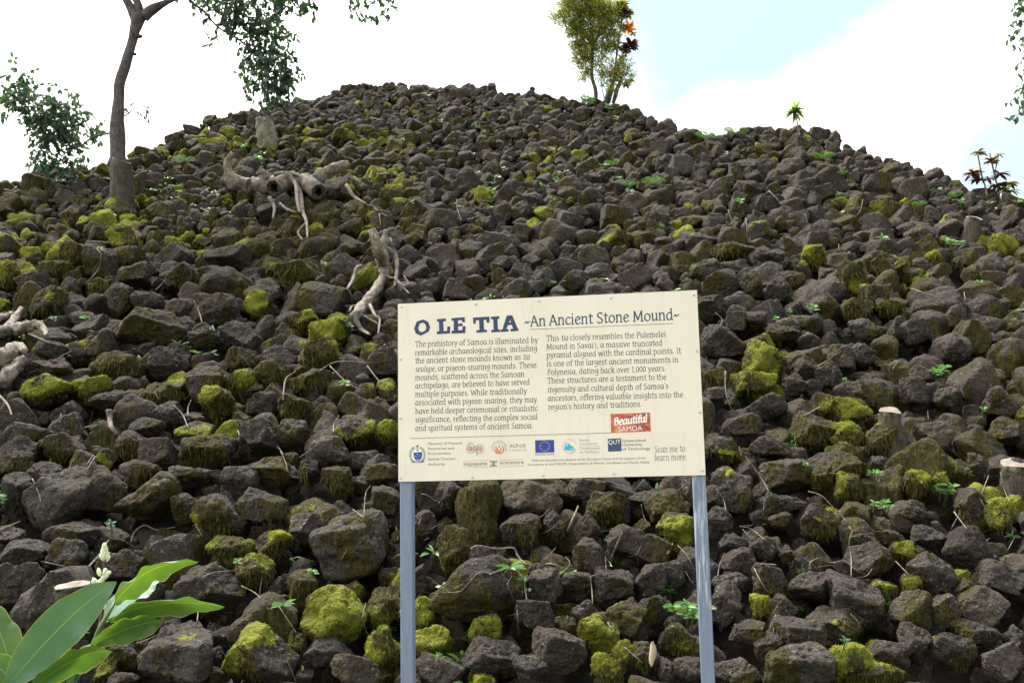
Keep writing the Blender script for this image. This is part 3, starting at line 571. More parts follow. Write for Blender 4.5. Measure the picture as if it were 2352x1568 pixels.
# ------------------------------------------------------------------ feathery shrub, croton and low shrub on the crest
b0, _ = hit(1367, 226); SD = b0[1] + .1
def shrub(name, lab, root, stems, blob_s, mat, per, L, wd, group=None, stem_mat=None):
    e = empty(name, root, lab, 'shrub', group); mb = MB()
    for s in stems: tube(mb, *zt('H', s, SD), seg=8, n=5, rough=.08)
    mb.build('stem', stem_mat or M_BARK, e)
    return e
E = shrub('feathery_shrub', 'tall feathery shrub with narrow yellow green leaves on the crest', at(1367, 226, SD), ['735 1520 34;745 1400 32;735 1300 28;690 1150 26;688 950 24;695 760 26;725 640 24;790 500 18;850 300 12', '700 700 16;640 560 14;520 380 10;400 200 7', '690 900 12;560 800 8;450 600 6', '720 640 14;680 450 10;640 150 7', '690 1000 8;560 1060 5', '770 520 10;950 300 6', '450 400 6;250 290 5;140 260 4'], '', None, 0, 0, 0)
mb = MB(); kk = .1562
for x, y, r in pts_of('300 60 110;500 60 140;700 120 140;880 160 120;960 260 90;150 270 70;250 320 70;400 250 140;600 280 140;800 300 130;480 420 110;420 560 80;560 560 120;750 500 120;900 480 100;950 640 80;460 700 90;560 780 110;500 880 80;620 900 80;800 780 100;930 760 70;560 1020 70;600 1140 70;560 1210 40;820 900 60;840 1080 70;420 10 90;620 0 90;1010 380 80;1030 560 70;1000 740 60;1040 200 50;700 650 90;400 420 90;300 480 30;760 1000 60;450 960 40'):
    c = at(*Q('H', x, y), SD); rw = r * kk * SD / FD
    for _ in range(int(25 * (r / 60) ** 2)):
        o = rng.normal(size=3); o = o / np.linalg.norm(o) * rng.random() ** .45 * rw; d0 = nrm(o / rw + np.array([rng.normal(0, .4), rng.normal(0, .4), .8]))
        for j in range(7): leaf(mb, c + o + d0 * j * .022, nrm(d0 + rdir(.1, .75)), rdir(1, .6), rng.uniform(.06, .115), rng.uniform(.010, .016), .25, .15, 2)
mb.build('foliage', M_LEAF_SHRUB, E)
E = shrub('low_shrub', 'small dense green shrub between the feathery shrub and the crest edge', at(1408, 232, SD - .15), ['890 1520 30;930 1380 40;975 1280 30;1040 1100 14;1080 1000 9', '1000 1520 26;1040 1380 34;1080 1250 24;1150 1100 12', '870 1450 8;830 1250 6;850 1000 4', '1090 1300 8;1200 1050 5;1270 850 4'], '', None, 0, 0, 0)
mb = MB()
for x, y, r in pts_of('1050 1050 90;1160 1000 60;1200 1120 60;1100 1180 80;980 1150 60;870 1150 50;1000 1260 50;930 1370 45;1035 1390 40;1100 940 50;880 1260 40;1230 900 25;830 1300 25'):
    c = at(*Q('H', x, y), SD - .15); rw = r * kk * SD / FD
    for _ in range(int(30 * (r / 60) ** 2)):
        o = rng.normal(size=3); o = o / np.linalg.norm(o) * rng.random() ** .45 * rw; d0 = nrm(o / rw + np.array([0, 0, .7]))
        for j in range(6): leaf(mb, c + o + d0 * j * .02, nrm(d0 + rdir(.1, .75)), rdir(1, .6), rng.uniform(.05, .10), rng.uniform(.010, .017), .25, .15, 2)
mb.build('foliage', M_LEAF_SHRUB, E)
def rosette(mb, z, x, y, r, dep, n, up=.5, wr=.3):
    c = at(*Q(z, x, y), dep); rw = r * 1.1 * ZONE[z][2] * dep / FD
    for i in range(int(n * 1.7)):
        a = i * 2.4 + rng.normal(0, .2); el = rng.uniform(-.35, 1.1) * up + rng.normal(0, .15)
        d = np.array([math.cos(a), math.sin(a), el * 1.4]); leaf(mb, c, d, (0, 0, 1), rw * rng.uniform(.8, 1.2), rw * wr * rng.uniform(.8, 1.2), .6, .25, 4)
E = shrub('croton', 'croton with red, orange and maroon broad leaves beside the feathery shrub', at(1412, 232, SD + .1), ['940 1520 20;985 1330 18;1010 1150 16;1040 900 15;1075 620 14;1120 350 12;1120 150 9', '1075 620 10;1160 640 8;1240 680 7', '1100 480 10;1180 420 8;1240 400 6', '1040 800 8;1120 830 6', '1120 330 8;1200 220 7'], '', None, 0, 0, 0)
for nm, mat, txt in (('foliage', M_LEAF_CROTON, '1100 110 120 14;1130 90 110 12;1220 190 100 12;1090 230 90 12;1180 200 100 10;1150 400 70 8;1290 500 60 6;1130 850 70 9;1250 1190 80 6;1200 1260 70 8;1060 330 70 8'), ('foliage', M_LEAF_RED, '1235 400 95 11;1250 440 80 8;1130 850 50 6;960 970 30 5;1170 760 50 6;1180 460 50 5'), ('foliage', M_LEAF_DARKRED, '1250 680 125 16;1180 720 100 12;1110 240 90 10;1060 700 80 10;1180 780 70 8;1280 640 90 8;1190 1240 60 8')):
    mb = MB()
    for x, y, r, n in pts_of(txt): rosette(mb, 'H', x, y, r * 1.1, SD + .1, int(n * 1.4), .7, .40)
    mb.build(nm, mat, E)
# little rosette plant on its thin stem, reddish croton at the right end of the crest
p0, _ = hit(*Q('D', 810, 945)); RD = p0[1] + .05
E = empty('rosette_plant', at(*Q('D', 810, 940), RD), 'little single stemmed plant with a rosette of pointed green leaves on the crest', 'plant')
mb = MB(); tube(mb, *zt('D', '812 950 6;806 900 5;797 850 5;785 785 6', RD), seg=7, n=4); mb.build('stem', M_TWIG, E)
mb = MB(); rosette(mb, 'D', 778, 770, 78, RD, 16, .55, .26); rosette(mb, 'D', 780, 760, 74, RD, 12, 1.1, .24); mb.build('foliage', leafmat('rosette_leaf', [(.05, .12, .03), (.12, .20, .035), (.22, .27, .04), (.16, .22, .04)], .35), E)
mb = MB(); leaf(mb, at(*Q('D', 790, 782), RD), (.8, -.2, -.45), (0, 0, 1), .20, .06, .5); mb.build('withered_leaf', M_LEAF_RED, E)
p0, _ = hit(*Q('D', 2150, 1345)); CD = p0[1] + .1
E = empty('reddish_croton', at(*Q('D', 2150, 1340), CD), 'sparse croton with maroon and green leaf tufts at the right end of the crest', 'shrub')
mb = MB()
for s in ('2100 1360 7;2085 1280 6;2060 1200 6;2035 1060 5', '2195 1420 7;2180 1330 6;2150 1200 6;2115 1050 5', '2150 1200 4;2165 1120 4;2180 1060 3', '2180 1330 5;2240 1290 4;2260 1260 3'): tube(mb, *zt('D', s, CD), seg=7, n=4)
mb.build('stem', M_TWIG, E)
for mat, txt in ((M_LEAF_CROTON, '2040 1045 60 9;2130 1095 50 8;2180 1060 40 6;2240 1260 80 14;2260 1310 60 8;2200 1300 60 9'), (M_LEAF_DARKRED, '2000 1190 75 12;2030 1235 60 9;2125 1110 60 8;2185 1195 65 12;2105 1230 60 9;2165 1275 70 10'), (M_LEAF_RED, '2015 1155 40 5;2130 1110 36 4')):
    mb = MB()
    for x, y, r, n in pts_of(txt): rosette(mb, 'D', x, y, r, CD, int(n), .3, .36)
    mb.build('foliage', mat, E)

# ------------------------------------------------------------------ dead wood
def dead(name, lab, cat, z, dep, tubes, mats, pname='root', body=None, follow=None):
    def lie(p, r):                                          # depth at which a point lies on the stones; above the pivot line the wood stands upright
        return min(hit(*Q(z, p[0] + a, max(p[1], follow) + b))[0][1] for a, b in ((0, 0), (-22, 0), (22, 0), (0, -28), (0, 28), (0, -50), (0, 50))) - r - .02
    e = empty(name, at(*Q(z, *body[:2]), dep), lab, cat)
    for nm, s, mat, rough in tubes:
        mb = MB()
        for t in s.split('|'):
            pp = pts_of(t); D_ = [dep + (p[3] if len(p) > 3 else 0) for p in pp]
            if follow is not None and (follow > 0 or nm == 'root'):
                L_ = [lie(p, p[2] * ZONE[z][2] * dep / FD) for p in pp]; L_ = [min(L_[i], (L_[max(0, i - 1)] + 2 * L_[i] + L_[min(len(L_) - 1, i + 1)]) / 4 + .02) for i in range(len(L_))]
                D_ = [min(a, b) for a, b in zip(D_, L_)] if follow <= 0 else L_
            P_ = [at(*Q(z, p[0], p[1]), q_) for p, q_ in zip(pp, D_)]; r_ = [p[2] * ZONE[z][2] * dep / FD for p in pts_of(t)]
            tube(mb, P_, r_, 16 if max(p[2] for p in pts_of(t)) > 25 else 8, 9, rough * 1.7)
        mb.build(nm, mat, e)
    return e
h0, _ = hit(*Q('K', 560, 600)); KD = min(h0[1], hit(*Q('K', 300, 560))[0][1], hit(*Q('K', 700, 560))[0][1]) - .05
E = dead('dead_log', 'grey dead log with two hollow sawn ends and a split fork', 'log', 'K', KD, [
    ('trunk', '100 500 40 .1;180 530 52 .1;280 545 55 .08;400 540 58 .05;550 520 62 0;700 530 55 0', M_DEAD, .12), ('limb', '170 325 18 .1;135 380 24 .1;140 450 28 .08;190 500 32 .05;280 530 34 0', M_DEAD, .08),
    ('limb', '690 520 46 0;780 460 42 .05;860 425 38 .1;935 400 26 .15', M_DEAD, .12), ('limb', '720 560 34 0;820 555 30 .05;890 525 27 .1;945 470 20 .15', M_DEAD, .12), ('limb', '340 440 20 0;370 460 24 0;400 500 26 0', M_DEAD, .1), ('root', '440 470 14 -.1;520 460 16 -.1;600 480 14 -.1', M_DEAD, .1), ('limb', '930 480 14 .1;990 510 12 .1;1050 550 9 .1', M_DEAD, .1),
    ('root', '520 460 10 -.2;580 530 12 -.28;595 640 11 -.2;610 720 9 -.1', M_PALEDEAD, .08), ('root', '545 470 12 -.2;615 590 13 -.28;628 700 12 -.15;655 780 9 -.05;662 890 5 0', M_PALEDEAD, .1), ('root', '410 620 12 -.1;442 680 10 -.08;435 760 7 0', M_DEAD, .1), ('root', '480 660 9 -.05;530 700 9 -.03;590 720 8 0', M_DEAD, .1), ('root', '920 540 12 .1;975 620 10 .12;1050 662 8 .15', M_DEAD, .1), ('root', '650 790 8 -.05;600 850 6 0;630 900 5 0', M_DEAD, .1)], None, body=(560, 560), follow=-1e4)
def hollow(z, dep, a, b, r, e, inner):
    "sawn hollow stub: bark outside, cut ring, dark bore"
    A, B = at(*Q(z, *a[:2]), dep + a[2]), at(*Q(z, *b[:2]), dep + b[2]); ax = nrm(B - A); rw = r * ZONE[z][2] * dep / FD; mb = MB()
    x = nrm(np.cross(ax, [0, 0, 1])); y = np.cross(x, ax); seg = 22; th = np.linspace(0, 2 * math.pi, seg, endpoint=False); w1 = 1 + rng.normal(0, .05, seg); w2 = 1 + rng.normal(0, .14, seg)
    def ring(c, rr, w): return [mb.vert(c + (math.cos(t) * x + math.sin(t) * y) * rr * k) for t, k in zip(th, w)]
    R_ = [ring(A, rw * .95, w1), ring(A * .5 + B * .5, rw * 1.02, w1), ring(B, rw, w1), ring(B + ax * .004, rw * .9, w1), ring(B - ax * .004, rw * inner, w2), ring(B - ax * rw * 1.6, rw * inner * .7, w2)]
    for j in range(5):
        mb.mi = (0, 0, 0, 1, 2)[j]
        for k in range(seg): mb.face(R_[j][k], R_[j][(k + 1) % seg], R_[j + 1][(k + 1) % seg], R_[j + 1][k])
    mb.mi = 2; mb.face(*R_[5]); mb.build('hollow_stub', [M_DEAD, M_STUMP, M_HOLLOW], e)
hollow('K', KD, (560, 500, .05), (440, 560, -.30), 60, E, .5); hollow('K', KD, (640, 510, .05), (735, 585, -.32), 56, E, .42)
UD = min(hit(*Q('K', x, y))[0][1] - o for x, y, o in ((1140, 960, .3), (1165, 1080, .18), (1130, 1200, .05), (1070, 1290, -.02), (990, 1400, -.16))) - .05
dead('dead_stump', 'pale upturned dead stump with roots trailing down to the sign', 'stump', 'K', UD, [
    ('trunk', '1088 832 26 .35;1110 900 34 .33;1135 980 38 .3;1165 1050 44 .22;1170 1110 40 .15;1140 1190 34 .05;1090 1260 30 -.02;1030 1335 32 -.1;975 1400 30 -.18|1180 836 14 .35;1168 910 24 .32;1165 1000 32 .28', M_PALEDEAD, .14),
    ('root', '1190 960 22 .28;1245 1010 18 .22;1252 1110 14 .15;1238 1210 9 .1', M_DEAD, .1), ('root', '1240 1150 8 .12;1290 1200 8 .1;1330 1190 7 .1;1300 1140 5 .1', M_DEAD, .1), ('root', '1255 1180 8 .1;1300 1220 7 .08;1335 1255 5 .05', M_DEAD, .1), ('root', '1020 1070 10 .1;985 1090 12 .05;965 1160 11 0;925 1225 8 -.05', M_PALEDEAD, .1), ('root', '930 1220 9 -.05;945 1260 8 -.05;962 1295 5 -.05', M_PALEDEAD, .1),
    ('root', '985 1390 20 -.18;990 1450 16 -.22;1030 1500 12 -.25;1075 1525 8 -.28', M_PALEDEAD, .1), ('root', '1075 1330 11 -.05;1110 1400 9 -.1;1140 1430 8 -.12;1130 1520 6 -.2', M_PALEDEAD, .1), ('root', '1030 1400 7 -.15;1100 1440 7 -.18;1155 1470 5 -.2', M_PALEDEAD, .1), ('root', '1010 1340 9 -.1;960 1340 7 -.12;940 1370 5 -.15', M_PALEDEAD, .1), ('root', '1180 1130 10 .1;1210 1150 8 .08;1240 1150 6 .1', M_DEAD, .1)], None, body=(1120, 1200), follow=1060)
DD = min(hit(*Q('M', x, y))[0][1] for x, y in ((60, 600), (180, 580), (60, 760), (40, 860))) - .03
dead('driftwood_roots', 'pale knotted driftwood roots at the left edge of the slope', 'dead wood', 'M', DD, [
    ('root', '-120 610 34 0;-20 605 36 0;70 600 40 0;150 580 34 0;225 570 28 0;262 600 18 -.05;270 630 8 -.05|40 600 28 .05;85 530 24 .05;125 470 13 .08|-90 530 28 .1;20 525 26 .08;80 510 22 .05|130 585 16 -.05;160 540 12 -.05', M_PALEDEAD, .16),
    ('root', '-140 850 60 -.05;-40 780 58 -.08;50 740 50 -.1;105 700 36 -.1;145 725 20 -.1|-60 930 34 -.12;25 885 42 -.15;95 810 36 -.15;150 760 22 -.12', M_PALEDEAD, .16), ('root', '170 620 7 0;280 668 6 0;355 692 4 .05', M_DEAD, .1), ('root', '-30 960 7 -.1;40 1030 6 -.1;70 1100 4 -.1', M_DEAD, .12)], None, body=(60, 760), follow=1)
def cut_stump(lab, z, top, dep, secs, hw, hh, mat, roots='', wood=M_CUT):
    "sawn stump: secs = x y r sections from the cut down, flat pale cut face"
    e = empty('cut_stump', at(*Q(z, *secs[-1][:2]), dep), lab, 'stump'); mb = MB(); k = ZONE[z][2] * dep / FD
    P_ = [at(*Q(z, s[0], s[1]), dep) for s in secs]; r_ = [s[2] * k for s in secs]; rings = tube(mb, P_, r_, 24, 6, .09, cap=False); mb.face(*rings[-1])
    n = len(rings[0]); c = np.mean([mb.v[i] for i in rings[0]], 0)
    for i in rings[0]:                                         # level the cut with a slight tilt towards the viewer
        v = np.array(mb.v[i]); mb.v[i] = (v[0], v[1], c[2] + hh * (v[1] - c[1]) + .04 * (v[0] - c[0]))
    trunk = mb.build('trunk', mat, e); m2 = MB(); ids = [m2.vert(np.array(mb.v[i]) + [0, 0, .003]) for i in rings[0]]; cc = m2.vert(c + [0, 0, .004])
    for i in range(n): m2.face(ids[i], ids[(i + 1) % n], cc)
    m2.build('cut_face', wood, e, smooth=False)
    for t in [q for q in roots.split('|') if q]:
        m3 = MB(); tube(m3, [at(*Q(z, p[0], p[1]), dep + p[3]) for p in pts_of(t)], [p[2] * k for p in pts_of(t)], 8, 5, .1); m3.build('root', mat, e)
d_ = hit(*Q('P', 1440, 1420))[0][1] + .10
cut_stump('flat cut stump with pale sawn top and spreading mossy roots, right of the sign', 'P', None, d_, [(1435, 1262, 70), (1432, 1300, 72), (1438, 1380, 80), (1450, 1450, 96), (1470, 1540, 112), (1480, 1640, 118)], 78, .55, M_STUMP, '1520 1370 22 -.02;1560 1440 24 -.05;1590 1530 22 -.08;1590 1620 16 -.06|1465 1640 26 -.1;1470 1780 22 -.15;1500 1900 18 -.1;1460 1945 12 0')
d_ = hit(*Q('R', 2300, 260))[0][1] + .06
cut_stump('broad cut stump with weathered pale top at the right edge', 'R', None, d_, [(2310, 78, 108), (2310, 120, 106), (2312, 240, 110), (2316, 460, 122)], 105, .5, M_STUMP)
d_ = hit(2232, 540)[0][1] - .02
cut_stump('small dark stump with a white cut top high on the right slope', 'X', None, d_, [(2236, 503, 18), (2234, 512, 18), (2230, 540, 20), (2228, 575, 23)], 16, .6, M_STUMP)
d_ = hit(*Q('K', 390, 250))[0][1] - .02
cut_stump('grey lichened stump with flat top just above the hollow dead log', 'K', None, d_, [(372, 96, 55), (376, 130, 58), (388, 200, 68), (394, 330, 86)], 60, .5, M_LICHEN, wood=M_LICHEN)
d_ = hit(*Q('G', 740, 640))[0][1] - .12
cut_stump('low cut stump with reddish pale top behind the ginger flowers', 'G', None, d_, [(740, 530, 165), (742, 560, 166), (745, 640, 172), (745, 800, 185)], 165, .16, M_STUMP)

# ------------------------------------------------------------------ fallen twigs, each lying on the stones it crosses
TW = {'L': "770 515;790 455;850 415;920 440;1030 425 14|2140 370;2075 320 8|2340 500;2330 420 12|970 990;1025 910 8|1160 980;1165 920 8|265 630;380 655 8|520 660;590 580;640 500 14|700 490;830 560 8|1190 720;1260 690;1380 680 6|2010 610;2040 555 7|2085 930;2130 970;2150 1030;2170 1060 9|2130 960;2150 870 7|1420 770;1510 820;1580 910 9|190 140;225 220;240 275 7|510 90;560 10 8|1790 260;1860 210 6|2140 370;2150 230;2180 180 9|0 440;120 390 10|1640 890;1740 1040 7|800 1110;870 1085;915 1060 10|170 960;175 920 6|1150 410;1190 480 6",
'C': "190 285;270 270;340 310;375 330 10|590 645;640 625;760 645;880 640;910 690;965 750;1050 750;1150 750;1230 780 19|720 820;850 775;920 810;955 870;960 920;975 1000 15|725 815;650 805;580 870;520 935;430 945 7|850 780;870 830;840 890;870 960;885 1020 7|850 780;780 850 5|940 655;1150 655 14|945 678;1160 668 9|1100 720;1170 640 7|1250 540;1290 440;1325 355 20|1550 720;1590 620;1630 530 15|1410 835;1420 920;1425 1020 10|1410 835;1480 815 7|950 440;1060 430;1130 370 8|1060 550;1140 510;1185 460;1160 400 5|1740 770;1740 660;1830 540 5|1760 340;1780 430;1830 515 8|1660 700;1760 690 5|905 1030;912 1130;920 1250 14|840 1105;940 1085 6|180 640;300 570 12|250 580;330 500;400 470 5|2060 800;2120 890 9|2010 620;2080 700;2130 800 5|1645 1320;1770 1430 9|1940 680;1975 610 18|1200 830;1270 750;1240 700 8|610 1210;610 1260 6|1510 700;1520 790 8|1530 1150;1550 1190 14|980 650;1000 600;1030 590 6|230 480;245 440 16",
'R': "1180 515;1150 600;1165 700;1165 840 11|870 250;960 280;1040 360;1110 430;1170 520 9|1185 515;1300 540;1440 530 6|440 10;500 90;560 180;600 250 9|240 235;290 310;305 390 8|560 415;570 300 6|880 790;885 740;940 705 13|500 780;540 860;590 940 10|550 750;650 755 18|510 790;560 740 7|1470 730;1560 820 8|250 830;260 760;295 675 8|620 1090;685 1000 7|630 1220;645 1100 7|345 1180;365 1320 6|1010 125;1220 140 9|1850 510;1910 400;1940 330 8|1870 390;1960 510 9|1830 20;1880 140 7|1790 0;1900 60;1960 110 9|2060 270;2110 140 10|2190 120;2220 250;2255 320 6|2050 300;2150 480 6|1425 450;1475 500 8|1400 1130;1440 1060 7|1410 1130;1455 1185 7|1160 1090;1220 1160;1210 1240 8|1080 1130;1200 1200 6|400 490;480 510;580 590 8|420 510;480 580 7|400 490;580 475 7|2240 655;2290 560 7|1800 300;1880 190 13|825 1040;890 995 6|1200 840;1270 830;1310 780 7|1020 740;1120 730;1220 810 5|940 770;1030 760;1080 800 5",
'P': "235 580;280 630;250 695 7|300 980;305 1130;355 1270 9|845 1285;960 1220 12|700 850;710 880;755 885 7|1450 970;1485 915 8|930 950;1010 905 10|690 235;765 290 7|1575 415;1750 470 12|1460 250;1500 220 9|1080 150;1080 110 8|605 510;620 590 6|395 1500;415 1560 7|1920 1090;1940 1160 8|1070 375;1110 375 16|1300 230;1335 205 8|1940 440;1950 490 8|1690 1250;1695 1310 6",
'M': "1665 1010;1680 890;1740 840 13|1870 845;1980 785;2200 790 7|1940 810;2060 920;2230 990 9|2160 810;2240 905;2320 910 9|1020 1040;1070 1090;1110 1180 12|1110 1130;1105 1060;1125 1010 13|910 965;935 1010 12|350 1140;360 1090 8|500 1170;600 1150 9|520 1170;550 1070 9|510 1390;550 1330 7|1650 1310;1680 1380;1690 1430 7|1630 1280;1670 1330 7|1140 425;1170 490;1190 560 11|915 365;960 320;980 290 9|570 120;595 160;580 240;500 330 9|1250 780;1330 820 10|310 780;420 720 6|1960 1200;1965 1150;1995 1100 10|640 1065;645 1120;655 1170;690 1210 40|1760 1350;1860 1275 6|1400 1190;1415 1240 8|2150 250;2070 330 7",
'B': "800 1370;800 1430;830 1520 12|1280 1020;1300 1040;1305 1090 8|40 1280;90 1340;170 1400 14|230 1430;320 1490 12|265 1470;275 1550 10|1060 1310;1070 1280 8|880 1360;910 1320 8|1230 915;1260 880 6|200 1230;215 1170 24|250 1200;390 1190 20",
'D': "600 1310;660 1370;670 1400 7|1205 1480;1230 1440;1245 1370 8|850 1470;865 1530 8|320 1440;350 1530 6|440 1500;450 1560 7", 'A': "1440 1460;1380 1430 10|1480 1310;1500 1360 14|30 1300;80 1310;115 1280 14|1000 1240;1060 1250 10"}
for z, txt in TW.items():
    for e in txt.split('|'):
        *seg_, w = e.rsplit(' ', 1); pp = pts_of(seg_[0]); w = float(w); k = ZONE[z][2]
        H_ = [hit(*Q(z, *p))[0] for p in pp]; dm = min(h[1] for h in H_); P_ = [at(*Q(z, *p), min(h[1], dm + .12) - .012 - w * k * h[1] / FD / 2) for p, h in zip(pp, H_)]
        r0 = w * k * H_[0][1] / FD / 2 * .85; mb = MB(); tube(mb, P_, [r0 * t for t in np.linspace(1, .65, len(P_))], 6, 5, .12)
        mid = Q(z, *pp[len(pp) // 2]); lg = sum(math.dist(a, b) for a, b in zip(pp, pp[1:])) * k
        o = mb.build('twig', M_TWIG if rng.random() < .6 else M_PALEDEAD, loc=P_[len(P_) // 2]); tag(o, None, 'twig', 'dry twigs and roots lying on the stones')
        item(o, ('thick ' if w * k > 4.5 else 'thin ') + ('long ' if lg > 55 else 'short ' if lg < 22 else '') + ('crooked ' if len(pp) > 2 else 'straight ') + ('upright ' if abs(pp[-1][1] - pp[0][1]) > 1.6 * abs(pp[-1][0] - pp[0][0]) else 'slanting ' if abs(pp[-1][1] - pp[0][1]) > .5 * abs(pp[-1][0] - pp[0][0]) else 'level ') + 'dry twig', *mid)
# pale sheath of bark standing between the stones low down
mb = MB(); b_, _ = hit(*Q('C', 1838, 1400)); D_ = b_[1] - .06; rows = []
for t in np.linspace(0, 1, 9):
    c = at(*Q('C', 1838 + 6 * math.sin(t * 5), 1285 + 170 * t), D_); hw = .016 * math.sin(math.pi * (.06 + .9 * t)) ** .7
    rows.append([mb.vert(c + [hw * s, -.006 + .012 * s * s, 0]) for s in (-1, -.4, .4, 1)] + [mb.vert(c + [hw * s, .004 + .012 * s * s, 0]) for s in (1, .4, -.4, -1)])
for a, b in zip(rows, rows[1:]):
    for k in range(8): mb.face(a[k], a[(k + 1) % 8], b[(k + 1) % 8], b[k])
mb.face(*rows[0]); mb.face(*rows[-1]); tag(mb.build('bark_strip', simple('pale_bark', (.44, .35, .25), .8, .2, 40, .3), loc=at(*Q('C', 1838, 1440), D_)), 'pale pointed strip of bark standing among stones near the right sign post', 'bark')

# ------------------------------------------------------------------ seedlings and ferns rooted between the stones
SEED = {'L': "660 415 55 2|30 250 80 3|1465 475 35 1|1405 635 50 1|1665 850 95 4|1850 690 60 1|2320 1030 45 1|1730 620 28 1|530 1335 65 5|505 1030 60 1", 'C': "840 740 130 4|930 860 55 2|985 920 40 2|1150 1015 55 1|2070 1080 140 3|1965 930 80 3|530 1255 65 4|365 1345 70 5|1520 580 30 2",
'R': "945 990 62 1|795 1065 50 1|1395 1015 50 1|2060 1290 90 3|575 1190 34 1|1320 140 60 3|1300 340 60 1|1380 360 60 3|1780 250 80 3|2250 530 75 4|2215 705 34 1|840 65 45 1|1110 1280 60 2|2080 465 32 1|800 760 60 5|1940 105 26 1", 'P': "65 55 28 1|1370 60 60 4|1830 110 60 3|75 255 48 5|740 575 34 1|640 635 46 1|705 635 24 1|905 550 70 1|560 465 30 1|1750 980 85 3|1120 1045 34 1|2050 1250 55 1|2275 635 30 1|740 1440 70 5|905 1490 80 6|35 345 28 5",
'M': "1915 215 34 1|325 540 46 2|140 645 46 2|600 130 34 1|2070 590 60 2|2030 915 55 1|1250 600 34 2|2290 75 34 1", 'B': "690 840 36 1|940 850 48 5|430 965 26 1|985 780 36 5|595 650 45 4|1630 1140 26 1|1270 720 34 1|1690 695 60 3|1840 740 55 1|1890 820 40 1|495 1395 36 2|910 1065 24 1|1775 1375 26 4|2140 1240 75 6|1990 1330 60 2|1880 1120 60 6|1980 1260 50 6|985 910 26 1|2200 1540 34 5|1430 610 45 4",
'A': "1275 1090 70 6|1680 975 60 5|1790 1100 60 3", 'D': "965 1060 75 6|1100 1185 40 6|390 1390 55 1|300 1060 36 1|1620 1400 50 6|1880 1330 60 6|1910 1390 48 1|1075 1335 30 1|190 915 90 6|360 885 80 6|2290 1375 60 4|840 935 40 4"}
KIND = {1: ('seedling', 'small bright green seedling'), 2: ('seedling', 'cool dark green seedling'), 3: ('leafy_plant', 'broad leaved bright green young plant'), 4: ('lance_leaved_plant', 'lance leaved green plant'), 5: ('grass_tuft', 'fine leaved pale green tuft'), 6: ('fern', 'feathery pale green fern')}
for z, txt in SEED.items():
    for e in txt.split('|'):
        x, y, s, kd = [float(q) for q in e.split()]; kd = int(kd); px, py = Q(z, x, y); k = ZONE[z][2]
        f, n = hit(px, py + s * k * .55); f = f + n * .01; S = s * k * f[1] / FD
        toward = np.array([0, -.6, .5]); c = f + np.array([0, -.04, 0]); nm, lab = KIND[kd]
        eo = empty(nm, f, None, 'fern' if kd == 6 else 'plant', 'small plants sprouting between the stones'); item(eo, lab, px, py); ms, ml = MB(), MB(); mat = M_LEAF_BLUE if kd == 2 else M_LEAF_BRIGHT
        if kd == 6:
            for i in range(5):
                a = rng.uniform(-1.3, 1.3); d = nrm([math.sin(a), -.35, .75]); st = [c + d * S * t * 1.1 + np.array([math.sin(a) * .25 * S * t * t, 0, -.35 * S * t * t]) for t in np.linspace(0, 1.1, 12)]
                tube(ms, st, np.linspace(.004, .0015, 12), 5, 1)
                for j in range(2, 12):
                    for sg in (-1, 1): leaf(ml, st[j], nrm(np.cross(d, [0, -1, .3]) * sg + d * .45), (0, -1, .6), S * .40 * math.sin(math.pi * (.1 + .86 * j / 12)), S * .055, .2, .1, 2)
        elif kd == 5:
            for i in range(26): leaf(ml, c + rng.normal(0, S * .25, 3) * [1, .4, .6], rdir(.7, .8) + [0, -.3, 0], (0, -1, .5), S * rng.uniform(.3, .6), S * .07, .5, .15, 2)
            tube(ms, [f - [0, 0, .02], c], [.003, .002], 5, 2)
        else:
            ns = {1: 1, 2: 1, 3: 4, 4: 1}[kd]
            for q in range(ns):
                o_ = np.array([rng.normal(0, .5), -.1, rng.normal(0, .3)]) * S * (ns > 1); top = c + o_ + np.array([rng.normal(0, .12), -.25, .8]) * S * (.9 if kd != 4 else .4); tube(ms, [f + o_ * .5 - [0, 0, .03], (f + o_ * .5 + top) / 2 + [0, -.01, 0], top], [.0045, .004, .003], 5, 3)
                if ns > 1: ms.build('stem', M_STEM, eo); ms = MB()
                for i in range({1: 7, 2: 8, 3: 9, 4: 9}[kd]):
                    a = i * 2.4 + rng.normal(0, .3); d = np.array([math.cos(a), -.35 + .5 * math.sin(a), .25 + .4 * rng.random()]); b = f + o_ * .5 + (top - f - o_ * .5) * min(1, .55 + .1 * i)
                    if kd == 4: leaf(ml, b, d, toward, S * rng.uniform(.6, .95), S * .17, .7, .2, 5)
                    else: leaf(ml, b, d, toward, S * rng.uniform(.45, .7), S * (rng.uniform(.17, .24) if kd == 3 else rng.uniform(.24, .33)), .7, .3, 5)
        if ms.f: ms.build('stem', M_STEM, eo)
        ml.build('foliage', mat, eo)

